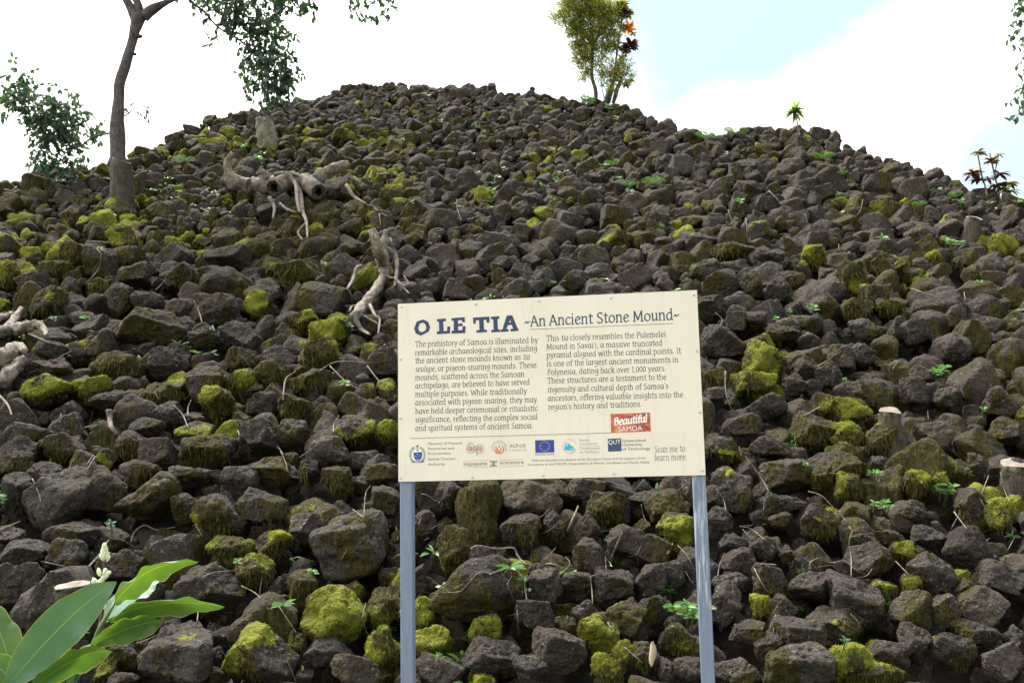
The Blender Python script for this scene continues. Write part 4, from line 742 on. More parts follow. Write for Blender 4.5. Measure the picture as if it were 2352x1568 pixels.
# litter and low weeds in the hollows: nobody could count these
def drop(x, y):
    ok, p, n, *_ = SC.ray_cast(DG, Vector((x, y, float(surf(x, y)) + 1.2)), Vector((0, 0, -1))); return (np.array(p), np.array(n)) if ok else (None, None)
ml, mw = MB(), MB()
for _ in range(5200):
    y = 4.2 + 6.5 * rng.random() ** 1.3; x = rng.uniform(-.62, .62) * y
    if fbm(np.array([[x * .9, y * .9, 3.]]), 2, 41)[0] < -.05 and rng.random() < .75: continue
    p, n = drop(x, y)
    if p is None or p[2] > float(surf(x, y)) + .10: continue                       # only down between the stones
    if rng.random() < .55:
        d = nrm([rng.normal(), rng.normal() * .6, rng.normal(0, .25) + .1]); L = rng.uniform(.04, .16); tube(ml, [p + [0, 0, .008], p + d * L * .5 + [0, 0, .012], p + d * L + rng.normal(0, .01, 3)], [.0022, .0028, .0015], 4, 2, .1)
    else: leaf(ml, p + [0, 0, .008], nrm([rng.normal(), rng.normal(), .35]), nrm(n + rng.normal(0, .4, 3)), rng.uniform(.03, .08), rng.uniform(.012, .03), .9, .5, 3)
tag(ml.build('litter', leafmat('leaf_litter', [(.10, .07, .045), (.22, .17, .12), (.15, .10, .06), (.30, .25, .19), (.07, .05, .035)], .1, .85, .15)), 'dry bits of twig and leaf in the hollows between stones', 'litter', kind='stuff')
for _ in range(2200):
    y = 4.3 + 9 * rng.random() ** 1.2; x = rng.uniform(-.58, .58) * y
    if fbm(np.array([[x * .7, y * .7, 9.]]), 2, 43)[0] < .08: continue
    p, n = drop(x, y)
    if p is None or p[2] > float(surf(x, y)) + .14: continue
    for j in range(rng.integers(5, 12)):
        a = rng.uniform(0, 6.3); q = p + np.array([math.cos(a), math.sin(a), 0]) * rng.uniform(0, .06); leaf(mw, q, nrm([math.cos(a), math.sin(a) - .4, rng.uniform(.3, 1.4)]), (0, -.6, .6), rng.uniform(.03, .085), rng.uniform(.008, .026), .8, .2, 3)
tag(mw.build('weeds', M_LEAF_BRIGHT), 'low green weeds sprouting in the hollows between stones', 'weeds', kind='stuff')
# ------------------------------------------------------------------ the sign: pose solved from its four corners, width 1.2 m
PC = [(1300 + x * .489, 950 + y * .489) for x, y in ((90, 155), (2158, 60), (2205, 1330), (92, 1385))]; PC = [(x / 1.46939, y / 1.46939) for x, y in PC]
def sign_pts(q):
    rx, ry, rz = q[3:6]; M_ = np.array(Matrix.Rotation(rz, 3, 'Z') @ Matrix.Rotation(rx, 3, 'X') @ Matrix.Rotation(ry, 3, 'Y')); h = q[6]
    return np.array([q[:3] + M_ @ np.array(v) for v in ((0, 0, 0), (1.2, 0, 0), (1.2, 0, -h), (0, 0, -h))]), M_
def proj(p):
    c = CRn.T @ (p - CAMP); return np.array([1176 + FD * c[0] / -c[2], 784 - FD * c[1] / -c[2]])
q = np.array([-.45, 4., 1.75, 0, 0, 0, .72])
for _ in range(30):
    f = lambda q: np.concatenate([proj(p) for p in sign_pts(q)[0]]) - np.array(PC).ravel()
    r0 = f(q); J = np.array([(f(q + 1e-5 * e) - r0) / 1e-5 for e in np.eye(7)]).T; q = q - np.linalg.lstsq(J, r0, rcond=1e-9)[0] * .8
print('sign pose', q.round(3), 'residual', np.abs(r0).max().round(2))
SP, SM = sign_pts(q); SH = q[6]; S0 = SP[0]
# homography: close-up units -> panel metres (right, down)
src = ((90, 155), (2158, 60), (2205, 1330), (92, 1385)); dst = ((0, 0), (1.2, 0), (1.2, SH), (0, SH)); A_, B_ = [], []
for (x, y), (u, v) in zip(src, dst): A_ += [[x, y, 1, 0, 0, 0, -u * x, -u * y], [0, 0, 0, x, y, 1, -v * x, -v * y]]; B_ += [u, v]
HM = np.append(np.linalg.solve(np.array(A_, float), B_), 1).reshape(3, 3)
def U(x, y): w = HM @ [x, y, 1]; return w[:2] / w[2]
def SW(u, v, out=0.): return S0 + SM @ np.array([u, -out, -v])
SIGN = empty('information_sign', (S0[0] + .6, S0[1], 0), 'cream information sign about the stone mound on two blue grey posts', 'sign')
def flat(name, col, rough=.5): return simple(name, col, rough, .05, 40, 0, .3)
M_PANEL, t, b = newmat('cream_panel'); co = N(t, 'ShaderNodeNewGeometry').outputs['Position']
c_ = mix(t, ramp(t, noise(t, co, 5, 4), .35, .7), (.76, .675, .585), (.72, .635, .545)); vo = N(t, 'ShaderNodeTexVoronoi', {'Vector': co, 'Scale': 17.}).outputs['Distance']
c_ = mix(t, ramp(t, vo, .02, .035, .45, 0), c_, (.42, .35, .26)); c_ = mix(t, ramp(t, noise(t, N(t, 'ShaderNodeMapping', {'Vector': co, 'Scale': (30, 30, 2.2)}).outputs[0], 1, 5, .7), .52, .78, 0, .30), c_, (.50, .43, .34)); c_ = mix(t, ramp(t, noise(t, co, 120, 3, .7), .68, .74, 0, .35), c_, (.45, .36, .26)); t.links.new(c_, b.inputs['Base Color']); b.inputs['Roughness'].default_value = .42; b.inputs['Specular IOR Level'].default_value = .35
M_EDGE = flat('panel_edge', (.30, .24, .20)); M_STEEL = simple('zinc_screw', (.55, .57, .6), .35, .1, 60, 0, .5, .7)
def paint(name, rough, streak):
    m, t, b = newmat(name); co = N(t, 'ShaderNodeNewGeometry').outputs['Position']
    f = noise(t, N(t, 'ShaderNodeMapping', {'Vector': co, 'Scale': (110, 110, 7)}).outputs[0], 1, 5, .65); n = noise(t, co, 60, 3)
    c = mix(t, ramp(t, f, .35, .7), (.145, .178, .262), (.19, .228, .325)); c = mix(t, ramp(t, n, .7, .76, 0, .7), c, (.09, .10, .12))
    if streak: c = mix(t, N(t, 'ShaderNodeMath', {0: ramp(t, f, .5, .62), 1: ramp(t, N(t, 'ShaderNodeSeparateXYZ', {0: co}).outputs[2], .95, 1.15, 0, .8)}, operation='MULTIPLY').outputs[0], c, (.50, .54, .60))  # pale streaks put the reflected sky's sheen into the post colour
    t.links.new(c, b.inputs['Base Color']); t.links.new(ramp(t, f, .3, .7, rough, rough + .15), b.inputs['Roughness']); b.inputs['Specular IOR Level'].default_value = .5
    t.links.new(N(t, 'ShaderNodeBump', {'Height': f, 'Strength': .35, 'Distance': .003}).outputs[0], b.inputs['Normal']); return m
def slab(mb, u0, u1, v0, v1, o0, o1, bev=.0):
    P_ = [SW(u, v, o) for o in (o0, o1) for u, v in ((u0, v0), (u1, v0), (u1, v1), (u0, v1))]; i = [mb.vert(p) for p in P_]
    for f in ((4, 7, 6, 5), (0, 1, 2, 3), (0, 4, 5, 1), (1, 5, 6, 2), (2, 6, 7, 3), (3, 7, 4, 0)): mb.face(*[i[k] for k in f])
mb = MB(); mb.mi = 1; slab(mb, 0, 1.2, 0, SH, 0, .004); mb.m[0] = 0; PANEL = mb.build('panel', [M_PANEL, M_EDGE], SIGN, smooth=False)
for j, (u0, u1) in enumerate(((.004, .054), (1.150, 1.200))):
    mb = MB(); e = .004; prof = [(u0 + e, -.002), (u1 - e, -.002), (u1, -.002 - e), (u1, -.05 + e), (u1 - e, -.05), (u0 + e, -.05), (u0, -.05 + e), (u0, -.002 - e)]
    top, bot = [mb.vert(SW(u, .03, o)) for u, o in prof], []
    for u, o in prof:                                       # run straight down into the ground
        p = SW(u, SH + .02, o); dv = SM @ np.array([0, 0, -1.]); dv = nrm(dv * [1, 1, 1]); bot.append(mb.vert(p + dv * ((p[2] + .3) / -dv[2])))
    for k in range(8): mb.face(top[k], top[(k + 1) % 8], bot[(k + 1) % 8], bot[k])
    mb.face(*top); po = mb.build('post', paint('blue_grey_post_paint', (.45, .3)[j], j), SIGN, smooth=False)
    if j: po['label'] = 'glossy post with sky sheen painted in pale streaks'
for x, y in ((115, 174), (632, 153), (1070, 132), (1565, 112), (2135, 92), (108, 538), (107, 945), (107, 1357), (603, 1352), (1091, 1337), (1578, 1324), (2181, 1298), (2154, 478), (2169, 898)):
    u, v = U(x, y); mb = MB(); rr = []
    for rad, out in ((.0052, .004), (.0052, .0052), (.0042, .0066), (.0022, .0068), (.0020, .0056)): rr.append([mb.vert(SW(u + rad * math.cos(a), v + rad * math.sin(a), out)) for a in np.linspace(0, 2 * math.pi, 12, endpoint=False)])
    for A2, B2 in zip(rr, rr[1:]):
        for k in range(12): mb.face(A2[k], B2[k], B2[(k + 1) % 12], A2[(k + 1) % 12])
    mb.face(*rr[-1][::-1]); mb.build('screw', M_STEEL, PANEL)

# ---- printing: every print lies a fraction of a millimetre proud of the panel
class Ink:
    def __init__(s): s.mb = MB(); s.lv = 0; s.lay = 0
    def out(s): s.lv = (s.lv + 1) % 24; return .0044 + s.lay * .0005 + s.lv * .000016
    def uv(s, P_): o = s.out(); s.mb.face(*[s.mb.vert(SW(u, v, o)) for u, v in P_])
    def poly(s, P_): s.uv([U(*p) for p in P_])
    def disc(s, x, y, r, ry=None, n=20): s.poly([(x + r * math.cos(a), y + (ry or r) * math.sin(a)) for a in np.linspace(0, 2 * math.pi, n, endpoint=False)])
    def arc(s, x, y, r, w, a0=0, a1=360, n=26, ry=None):
        A = np.radians(np.linspace(a0, a1, n)); ry = ry or r
        for a, b in zip(A, A[1:]): s.poly([(x + (r + k) * math.cos(c), y + (ry + k) * math.sin(c)) for k, c in ((-w / 2, a), (w / 2, a), (w / 2, b), (-w / 2, b))])
    def line(s, P_, w):
        for (x0, y0), (x1, y1) in zip(P_, P_[1:]):
            d = math.hypot(x1 - x0, y1 - y0) or 1; nx, ny = -(y1 - y0) / d * w / 2, (x1 - x0) / d * w / 2; s.poly([(x0 + nx, y0 + ny), (x1 + nx, y1 + ny), (x1 - nx, y1 - ny), (x0 - nx, y0 - ny)])
    def build(s, name, mats): return s.mb.build(name, mats, PANEL, smooth=False)
# broad-nib book hand: strokes per letter ('c' curve, 'l' line, 'h' serif x0 x1 y, 'd' dot), x-height 1
GL = {'a': (1., 'c .76,.97 .38,1 .1,.5 .26,.02 .52,.1 .76,.45|l .78,1.02 .78,.12 .95,.02'), 'b': (1., 'l .2,1.5 .2,.05|h .04 .2 1.5|c .2,.72 .52,1 .85,.72 .85,.3 .55,-.02 .2,.08'), 'c': (.86, 'c .78,.86 .5,1 .15,.7 .15,.3 .45,0 .8,.15'),
'd': (1.05, 'l .8,1.5 .8,.1 .96,.02|h .62 .8 1.5|c .8,.85 .45,1 .12,.6 .2,.1 .5,.02 .8,.3'), 'e': (.9, 'c .15,.5 .5,.56 .8,.72 .55,1 .25,.85 .12,.45 .3,.05 .55,0 .82,.18'), 'f': (.62, 'c .78,1.42 .5,1.5 .3,1.2 .3,.8|l .3,.9 .3,0|h .1 .52 0|l .08,1 .62,1'),
'g': (.98, 'c .78,.97 .4,1 .12,.65 .28,.25 .6,.3 .78,.65|c .8,1.02 .8,.3 .76,-.2 .45,-.5 .1,-.38'), 'h': (1.05, 'l .2,1.5 .2,0|h .04 .2 1.5|h .05 .38 0|c .2,.7 .5,1 .8,.85 .82,.5|l .82,.6 .82,0|h .66 1 0'), 'i': (.46, 'l .22,1 .22,0|h .05 .22 1|h .06 .42 0|d .22 1.4'),
'k': (.95, 'l .2,1.5 .2,0|h .04 .2 1.5|h .05 .38 0|l .78,1 .24,.48|l .36,.6 .88,0|h .6 .88 1'), 'l': (.46, 'l .22,1.5 .22,0|h .05 .22 1.5|h .06 .42 0'), 'm': (1.55, 'l .2,1 .2,0|h .05 .2 1|h .05 .36 0|c .2,.7 .45,1 .7,.9 .75,.55|l .75,.6 .75,0|h .62 .9 0|c .75,.7 1,1 1.25,.9 1.3,.55|l 1.3,.6 1.3,0|h 1.16 1.48 0'),
'n': (1.05, 'l .2,1 .2,0|h .05 .2 1|h .05 .38 0|c .2,.7 .5,1 .8,.85 .82,.5|l .82,.6 .82,0|h .66 1 0'), 'o': (1., 'c .5,1 .15,.75 .15,.25 .5,0 .85,.25 .85,.75 .5,1'), 'p': (1., 'l .2,1 .2,-.5|h .05 .2 1|h .0 .42 -.5|c .2,.72 .52,1 .85,.72 .85,.3 .55,-.02 .2,.1'), 'r': (.68, 'l .2,1 .2,0|h .05 .2 1|h .05 .42 0|c .2,.62 .4,.95 .66,.96'),
's': (.78, 'c .66,.88 .4,1 .17,.8 .3,.57 .6,.4 .65,.15 .4,0 .12,.12'), 't': (.66, 'l .3,1.3 .3,.2|c .3,.3 .35,.02 .65,.08|l .08,1 .62,1'), 'u': (1.02, 'l .2,1 .2,.3|h .05 .2 1|c .2,.4 .3,.02 .6,.08 .8,.35|l .8,1 .8,.1 .96,.02|h .65 .8 1'), 'v': (.93, 'l .12,1 .48,0 .82,1|h 0 .28 1|h .68 .95 1'), 'w': (1.4, 'l .12,1 .4,0 .7,.95 1,0 1.3,1|h 0 .26 1|h 1.17 1.42 1'),
'x': (.93, 'l .12,1 .82,0|l .8,1 .12,0'), 'y': (.93, 'l .12,1 .48,.05|l .85,1 .4,-.35 .1,-.48|h 0 .28 1|h .7 .97 1'), 'A': (1.2, 'l .05,0 .55,1.42 1.1,0|l .28,.5 .85,.5|h -.06 .22 0|h .92 1.26 0'), 'I': (.52, 'l .25,0 .25,1.4|h .06 .44 0|h .06 .44 1.4'), 'M': (1.6, 'l .2,0 .25,1.4 .75,.2 1.3,1.4 1.35,0|h .03 .38 0|h 1.18 1.55 0'),
'P': (1., 'l .25,0 .25,1.4|h .06 .46 0|c .25,1.4 .7,1.4 .95,1.1 .7,.75 .25,.7'), 'S': (1., 'c .85,1.25 .55,1.42 .2,1.2 .3,.85 .7,.6 .85,.25 .5,-.02 .12,.15'), 'T': (1.12, 'l .05,1.4 1.05,1.4|l .55,1.4 .55,0|h .33 .78 0|l .05,1.4 .05,1.18|l 1.05,1.4 1.05,1.18'), 'W': (1.7, 'l .05,1.4 .42,0 .85,1.2 1.25,0 1.65,1.4|h -.08 .2 1.4|h 1.5 1.78 1.4'),
'0': (.9, 'c .45,1.35 .15,1 .15,.35 .45,0 .75,.35 .75,1 .45,1.35'), '1': (.65, 'l .1,1.1 .35,1.35 .35,0|h .15 .55 0'), ',': (.4, 'l .2,.1 .1,-.25'), '.': (.4, 'd .2 .08'), "'": (.32, 'l .2,1.5 .13,1.2'), '`': (.32, 'l .13,1.2 .22,1.48'), '-': (.6, 'l .1,.5 .5,.5'), '~': (.85, 'c .05,.45 .25,.65 .5,.45 .78,.68'), ' ': (.44, '')}
NIB = [(.088 * math.cos(a) * math.cos(.5) - .05 * math.sin(a) * math.sin(.5), .088 * math.cos(a) * math.sin(.5) + .05 * math.sin(a) * math.cos(.5)) for a in np.linspace(0, 2 * math.pi, 8, endpoint=False)]
def glyph_polys(ch, bold):
    adv, spec = GL[ch]; out = []
    for st in [s for s in spec.split('|') if s]:
        k, *r = st.split(); nib = [(x * bold, y * bold) for x, y in NIB]
        if k == 'd': P_ = [(float(r[0]), float(r[1]))] * 2; nib = [(x * 1.25, y * 1.7) for x, y in nib]
        elif k == 'h': P_ = [(float(r[0]), float(r[2])), (float(r[1]), float(r[2]))]; nib = [(x * .35, y * .75) for x, y in nib]
        else:
            P_ = [tuple(map(float, e.split(','))) for e in r]
            if k == 'c': P_ = [tuple(p) for p in catmull(P_, 4)]
        for a, b in zip(P_, P_[1:]): out.append(hull2([(a[0] + x, a[1] + y) for x, y in nib] + [(b[0] + x, b[1] + y) for x, y in nib]))
    return adv, out
def write(ink, s, p0, p1, xh, bold=1., track=.07):
    "text from p0 to p1 (close-up units, on the baseline), x-height xh; *word* is slanted"
    a, b = U(*p0), U(*p1); dv = (b - a) / np.linalg.norm(b - a); up = np.array([dv[1], -dv[0]]); h = np.linalg.norm(U(p0[0], p0[1] - xh) - a); pen = 0; items = []; it = False
    for ch in s:
        if ch == '*': it = not it; continue
        adv, polys = glyph_polys(ch, bold); items.append((pen, polys, it)); pen += (adv + track) * (.88 if it else 1)
    kx = np.linalg.norm(b - a) / (pen - track)
    for x0, polys, it in items:
        for P_ in polys: ink.uv([a + dv * kx * (x0 + (x * .88 + .18 * y if it else x)) + up * h * y for x, y in P_[::-1]])
M_TEXT = flat('charcoal_print', (.062, .062, .065)); M_NAVY = flat('navy_print', (.032, .052, .115)); M_GREY = flat('grey_print', (.16, .16, .165))
ik = Ink()
def box(x0, y0, x1, y1): return [(x0, y0), (x1, y0), (x1, y1), (x0, y1)]
# heading letters, cut slab style
# (the O is a cut ring, the other letters are slabs)
def ringpoly(o, i):
    for k in range(len(o)): ik.poly([o[k], o[(k + 1) % len(o)], i[(k + 1) % len(i)], i[k]])
ringpoly([(268, 262), (302, 280), (315, 318), (304, 348), (250, 375), (214, 360), (203, 325), (222, 278)], [(266, 285), (280, 294), (288, 318), (282, 338), (255, 352), (238, 342), (232, 322), (243, 291)])
for P_ in (((362, 260), (424, 256), (425, 274), (363, 279)), ((376, 277), (406, 275), (408, 342), (377, 346)), ((361, 346), (452, 340), (453, 360), (361, 365)), ((434, 312), (454, 310), (453, 341), (432, 342)),
           ((463, 254), (555, 247), (556, 266), (464, 272)), ((478, 271), (508, 269), (510, 338), (479, 341)), ((535, 265), (556, 264), (556, 284), (538, 281)), ((508, 292), (540, 290), (541, 308), (508, 310)), ((463, 341), (560, 335), (558, 357), (463, 361)), ((540, 310), (561, 309), (560, 336), (538, 337)),
           ((612, 250), (726, 243), (727, 263), (613, 270)), ((613, 268), (633, 267), (631, 292), (614, 293)), ((705, 263), (727, 262), (725, 284), (707, 285)), ((654, 266), (685, 264), (689, 336), (657, 338)), ((636, 338), (708, 333), (709, 350), (636, 355)),
           ((736, 244), (795, 240), (796, 258), (737, 262)), ((752, 261), (782, 259), (785, 333), (755, 335)), ((738, 335), (800, 331), (801, 349), (739, 353)),
           ((846, 236), (882, 234), (842, 332), (815, 334)), ((860, 236), (884, 234), (922, 326), (890, 328)), ((838, 285), (890, 282), (893, 300), (836, 303)), ((803, 333), (858, 329), (859, 346), (804, 350)), ((872, 328), (926, 324), (927, 342), (873, 346))): ik.poly(P_)
ik.lay = 1; ik.mb.mi = 1                                   # scratches worn through the heading letters
for x, y in [(rng.uniform(210, 915), rng.uniform(255, 350)) for _ in range(0)]: ik.line([(x, y), (x + 10, y - 2)], 1.2)
ik.build('heading_lettering', [M_NAVY, M_PANEL])
ik = Ink(); write(ik, '~An Ancient Stone Mound~', (970, 311), (2036, 262), 50, 1.2); ik.line([(1005, 332), (1990, 290)], 2.6); ik.build('subtitle_lettering', M_NAVY)
ik = Ink()
for s, x1, y0, y1 in (('The prehistory of Samoa is illuminated by', 1060, 453, 423), ('remarkable archaeological sites, including', 1055, 512, 480), ('the ancient stone mounds known as *tia*', 1003, 568, 538), ('*seulupe*, or pigeon-snaring mounds. These', 1050, 626, 595), ('mounds, scattered across the Samoan', 966, 684, 658), ('archipelago, are believed to have served', 1003, 741, 713),
    ('multiple purposes. While traditionally', 982, 800, 775), ('associated with pigeon snaring, they may', 1052, 857, 833), ('have held deeper ceremonial or ritualistic', 1058, 916, 893), ('significance, reflecting the complex social', 1055, 975, 952), ('and spiritual systems of ancient Samoa.', 1025, 1034, 1012)): write(ik, s, (210, y0), (x1, y1), 27, 1.0)
ik.build('paragraph_lettering', M_TEXT); ik = Ink()
for s, x0, x1, y0, y1 in (('This *tia* closely resembles the Pulemelei', 1120, 1942, 412, 382), ('Mound in Savai`i, a massive truncated', 1120, 1917, 470, 442), ('pyramid aligned with the cardinal points. It', 1120, 2045, 528, 495), ('is one of the largest ancient monuments in', 1122, 2025, 587, 556), ('Polynesia, dating back over 1,000 years.', 1125, 1940, 646, 617),
    ('These structures are a testament to the', 1125, 1943, 704, 676), ("ingenuity and cultural depth of Samoa's", 1127, 1957, 765, 738), ('ancestors, offering valuable insights into the', 1127, 2057, 825, 797), ("region's history and traditions.", 1130, 1772, 885, 862)): write(ik, s, (x0, y0), (x1, y1), 27, 1.0)
ik.build('paragraph_lettering', M_TEXT)
ik = Ink(); write(ik, 'Scan me to', (1858, 1176), (2068, 1169), 30, .95); write(ik, 'learn more.', (1858, 1232), (2080, 1226), 30, .95); ik.build('caption_lettering', M_GREY)
ik = Ink(); ik.line([(173, 1086), (1558, 1044)], 3); ik.build('rule_line', M_TEXT)
# sans lettering from the built-in font
def sans(name, rows, mat):
    mbs = MB()
    for j, (s, p0, p1, cap) in enumerate(rows):
        cu = bpy.data.curves.new('lettering', 'FONT'); cu.body = s; cu.resolution_u = 3; o = bpy.data.objects.new('lettering', cu); me = o.to_mesh(); co = np.array([v.co[:2] for v in me.vertices]); pol = [tuple(p.vertices) for p in me.polygons]; o.to_mesh_clear()
        bpy.data.objects.remove(o); a, b = U(*p0), U(*p1); dv = (b - a) / np.linalg.norm(b - a); up = np.array([dv[1], -dv[0]]); lo, hi = co[:, 0].min(), co[:, 0].max(); h = np.linalg.norm(U(p0[0], p0[1] - cap) - a) / .73
        w = a + np.outer((co[:, 0] - lo) / (hi - lo), b - a) + np.outer(co[:, 1] * h, up); i0 = len(mbs.v)
        for u, v in w: mbs.vert(SW(u, v, .0046))
        for p in pol: mbs.face(*[i0 + k for k in p])
    return mbs.build(name, mat, PANEL, smooth=False)
sans('ministry_lettering', [('Ministry of Natural', (298, 1131), (531, 1124), 19), ('Resources and', (298, 1164), (478, 1160), 19), ('Environment', (298, 1198), (455, 1195), 19), ('Samoa Tourism', (298, 1236), (486, 1232), 19), ('Authority', (298, 1272), (415, 1269), 19)], M_GREY)
sans('funding_lettering', [('With the financial contribution of the European Union and the support of the', (1012, 1242), (1795, 1221), 16), ('Secretariat of the OACPS, Organisation of African, Caribbean and Pacific States.', (986, 1270), (1827, 1249), 16)], M_GREY)
# emblems along the foot of the panel
def col(n, c): return flat(n, c)
M_ = {k: col(k + '_print', c) for k, c in dict(red=(.50, .05, .035), blue=(.03, .055, .30), gold=(.70, .50, .05), sea=(.03, .38, .65), steel=(.24, .31, .42), slate=(.05, .075, .14), white=(.82, .82, .80), green=(.12, .32, .16), orange=(.62, .18, .05), crimson=(.36, .04, .05), teal=(.10, .40, .38)).items()}
ik = Ink()                                                  # coat of arms
ik.mb.mi = 0
for sg in (-1, 1):
    ik.arc(225, 1200, 48, 3, 60 if sg > 0 else 120, -65 if sg > 0 else 245, 22, 56)
    for a in np.linspace(58, -60, 11):
        x, y = 225 + sg * 50 * math.cos(R(a)), 1200 + 58 * math.sin(R(a)); ik.disc(x + 3, y, 4.5, 3.5, 8); ik.disc(x - 5, y - 3, 3.5, 4.5, 8)
ik.lay = 1; ik.mb.mi = 1; ik.poly([(198, 1164), (254, 1161), (256, 1205), (247, 1228), (228, 1240), (208, 1229), (199, 1207)]); ik.mb.mi = 3
ik.lay = 2; ik.poly([(200, 1166), (253, 1163), (253, 1180), (200, 1183)]); ik.mb.mi = 0; ik.lay = 3; ik.line([(226, 1182), (227, 1170)], 3); ik.poly([(214, 1172), (226, 1163), (240, 1170), (227, 1170)])
ik.mb.mi = 3
for x, y, r in ((226, 1196, 5), (212, 1207, 4.5), (240, 1205, 4.5), (222, 1214, 3.5), (228, 1228, 5)): ik.poly([(x + (r if k % 2 == 0 else r * .42) * math.sin(k * math.pi / 5), y - (r if k % 2 == 0 else r * .42) * math.cos(k * math.pi / 5)) for k in range(10)])
ik.mb.mi = 2; ik.line([(224, 1128), (224, 1157)], 5); ik.line([(215, 1138), (233, 1137)], 5); ik.mb.mi = 1; ik.line([(178, 1247), (200, 1251), (226, 1252), (252, 1250), (273, 1244)], 2.5); ik.line([(180, 1238), (202, 1243), (226, 1244), (250, 1242), (270, 1236)], 2.5); ik.build('coat_of_arms', [M_['green'], M_['blue'], M_['crimson'], M_['white']])
ik = Ink(); ik.mb.mi = 0                                     # the three globes emblem
for x in (587, 623, 656): ik.disc(x, 1156 - (x - 587) * .01, 17, 19)
ik.lay = 1; ik.mb.mi = 2
for x in (587, 623, 656): ik.line([(x, 1138), (x, 1174)], 1.8); ik.line([(x - 16, 1150), (x + 16, 1149)], 1.8); ik.line([(x - 16, 1162), (x + 16, 1161)], 1.8); ik.arc(x, 1156, 8, 1.6, 0, 360, 16, 17)
ik.mb.mi = 1; ik.arc(589, 1155, 27, 3, 20, 300, 26, 30); ik.arc(656, 1155, 28, 3, -180, 150, 26, 30); ik.line([(632, 1158), (633, 1198), (644, 1197), (643, 1176)], 3); ik.line([(574, 1128), (580, 1115), (600, 1112), (612, 1124), (612, 1182)], 3); ik.build('globe_emblem', [M_['red'], M_['green'], M_['white']])
ik = Ink(); ik.mb.mi = 0                                     # culture emblem: figures with raised arms under a burst of leaves
for P_ in (((757, 1160), (764, 1178), (782, 1188), (800, 1184)), ((775, 1150), (781, 1172), (790, 1188)), ((822, 1154), (818, 1172), (800, 1186)), ((803, 1152), (797, 1168), (786, 1180)), ((768, 1164), (774, 1176))): ik.line(P_, 8)
ik.disc(768, 1148, 6); ik.disc(790, 1140, 6.5); ik.disc(813, 1146, 6)
for k, a in enumerate(np.linspace(-200, 20, 19)):
    for rr_, sz in ((47, 6), (33, 4)):
        if rr_ == 33 and k % 2: continue
        ik.mb.mi = (1, 2, 3)[k % 3] if -150 < a < -20 else (3, 1, 2)[k % 3]; x, y = 789 + rr_ * math.cos(R(a)), 1150 + rr_ * math.sin(R(a)); c, s_ = math.cos(R(a)), math.sin(R(a)); ik.poly([(x + c * sz, y + s_ * sz), (x - s_ * 3, y + c * 3), (x - c * sz, y - s_ * sz), (x + s_ * 3, y - c * 3)])
ik.build('culture_emblem', [M_['orange'], M_['teal'], M_['green'], M_['red']])
sans('culture_lettering', [('ACP-UE', (861, 1146), (973, 1143), 24), ('c u l t u r e', (861, 1170), (975, 1167), 16)], M_GREY)
ik = Ink(); ik.poly([(1038, 1096), (1168, 1092), (1170, 1178), (1039, 1183)]); ik.lay = 1; ik.mb.mi = 1   # twelve stars on blue
for k in range(12):
    a = k * math.pi / 6; x, y = 1104 + 32 * math.sin(a), 1137 - 32 * math.cos(a); ik.poly([(x + (5.5 if j % 2 == 0 else 2.3) * math.sin(j * math.pi / 5), y - (5.5 if j % 2 == 0 else 2.3) * math.cos(j * math.pi / 5)) for j in range(10)])
ik.build('star_flag', [M_['blue'], M_['gold']])
sans('flag_lettering', [('EUROPEAN UNION', (1038, 1199), (1169, 1195), 11)], M_NAVY)
ik = Ink()                                                  # sail in a dotted ring
for a in np.arange(60, 345, 11): ik.disc(1277 + 48 * math.cos(R(a)), 1137 + 49 * math.sin(R(a)), 2.6, n=8)
ik.arc(1277, 1137, 45, 4, 25, 75); ik.lay = 1; ik.mb.mi = 1; ik.poly([(1248, 1112), (1262, 1115), (1310, 1148), (1284, 1152), (1240, 1158)]); ik.poly([(1232, 1160), (1258, 1154), (1285, 1158), (1314, 1152), (1300, 1162), (1262, 1164)])
ik.lay = 2; ik.mb.mi = 2; ik.disc(1258, 1124, 5); ik.line([(1258, 1124), (1258, 1142)], 2.5); ik.build('sail_emblem', [M_['steel'], M_['sea'], M_['white']])
sans('community_lettering', [('Pacific', (1344, 1101), (1413, 1099), 15), ('Community', (1344, 1126), (1466, 1122), 15), ('Communauté', (1344, 1158), (1484, 1154), 15), ('du Pacifique', (1344, 1182), (1478, 1178), 15)], M_['steel'])
ik = Ink(); ik.line([(1344, 1138), (1482, 1134)], 1.5); ik.build('community_line', M_['steel'])
ik = Ink(); ik.poly([(1537, 1084), (1630, 1080), (1632, 1168), (1539, 1172)]); ik.build('university_block', M_['slate'])
o_ = sans('university_initials', [('QUT', (1542, 1122), (1626, 1118), 30)], M_['white'])
for v in o_.data.vertices: v.co = v.co + Vector(SM @ np.array([0, -.0009, 0]))
sans('university_lettering', [('Queensland', (1638, 1106), (1797, 1101), 19), ('University', (1638, 1133), (1773, 1129), 19), ('of Technology', (1638, 1162), (1829, 1157), 19)], M_NAVY)
sans('art_centre_lettering', [('tiapapata', (541, 1272), (707, 1266), 27), ('artcentre', (793, 1262), (960, 1257), 27)], M_GREY)
ik = Ink()
for P_ in (((540, 1240), (714, 1234)), ((540, 1285), (714, 1279)), ((790, 1232), (958, 1228)), ((790, 1277), (960, 1272))): ik.line(P_, 1.6)
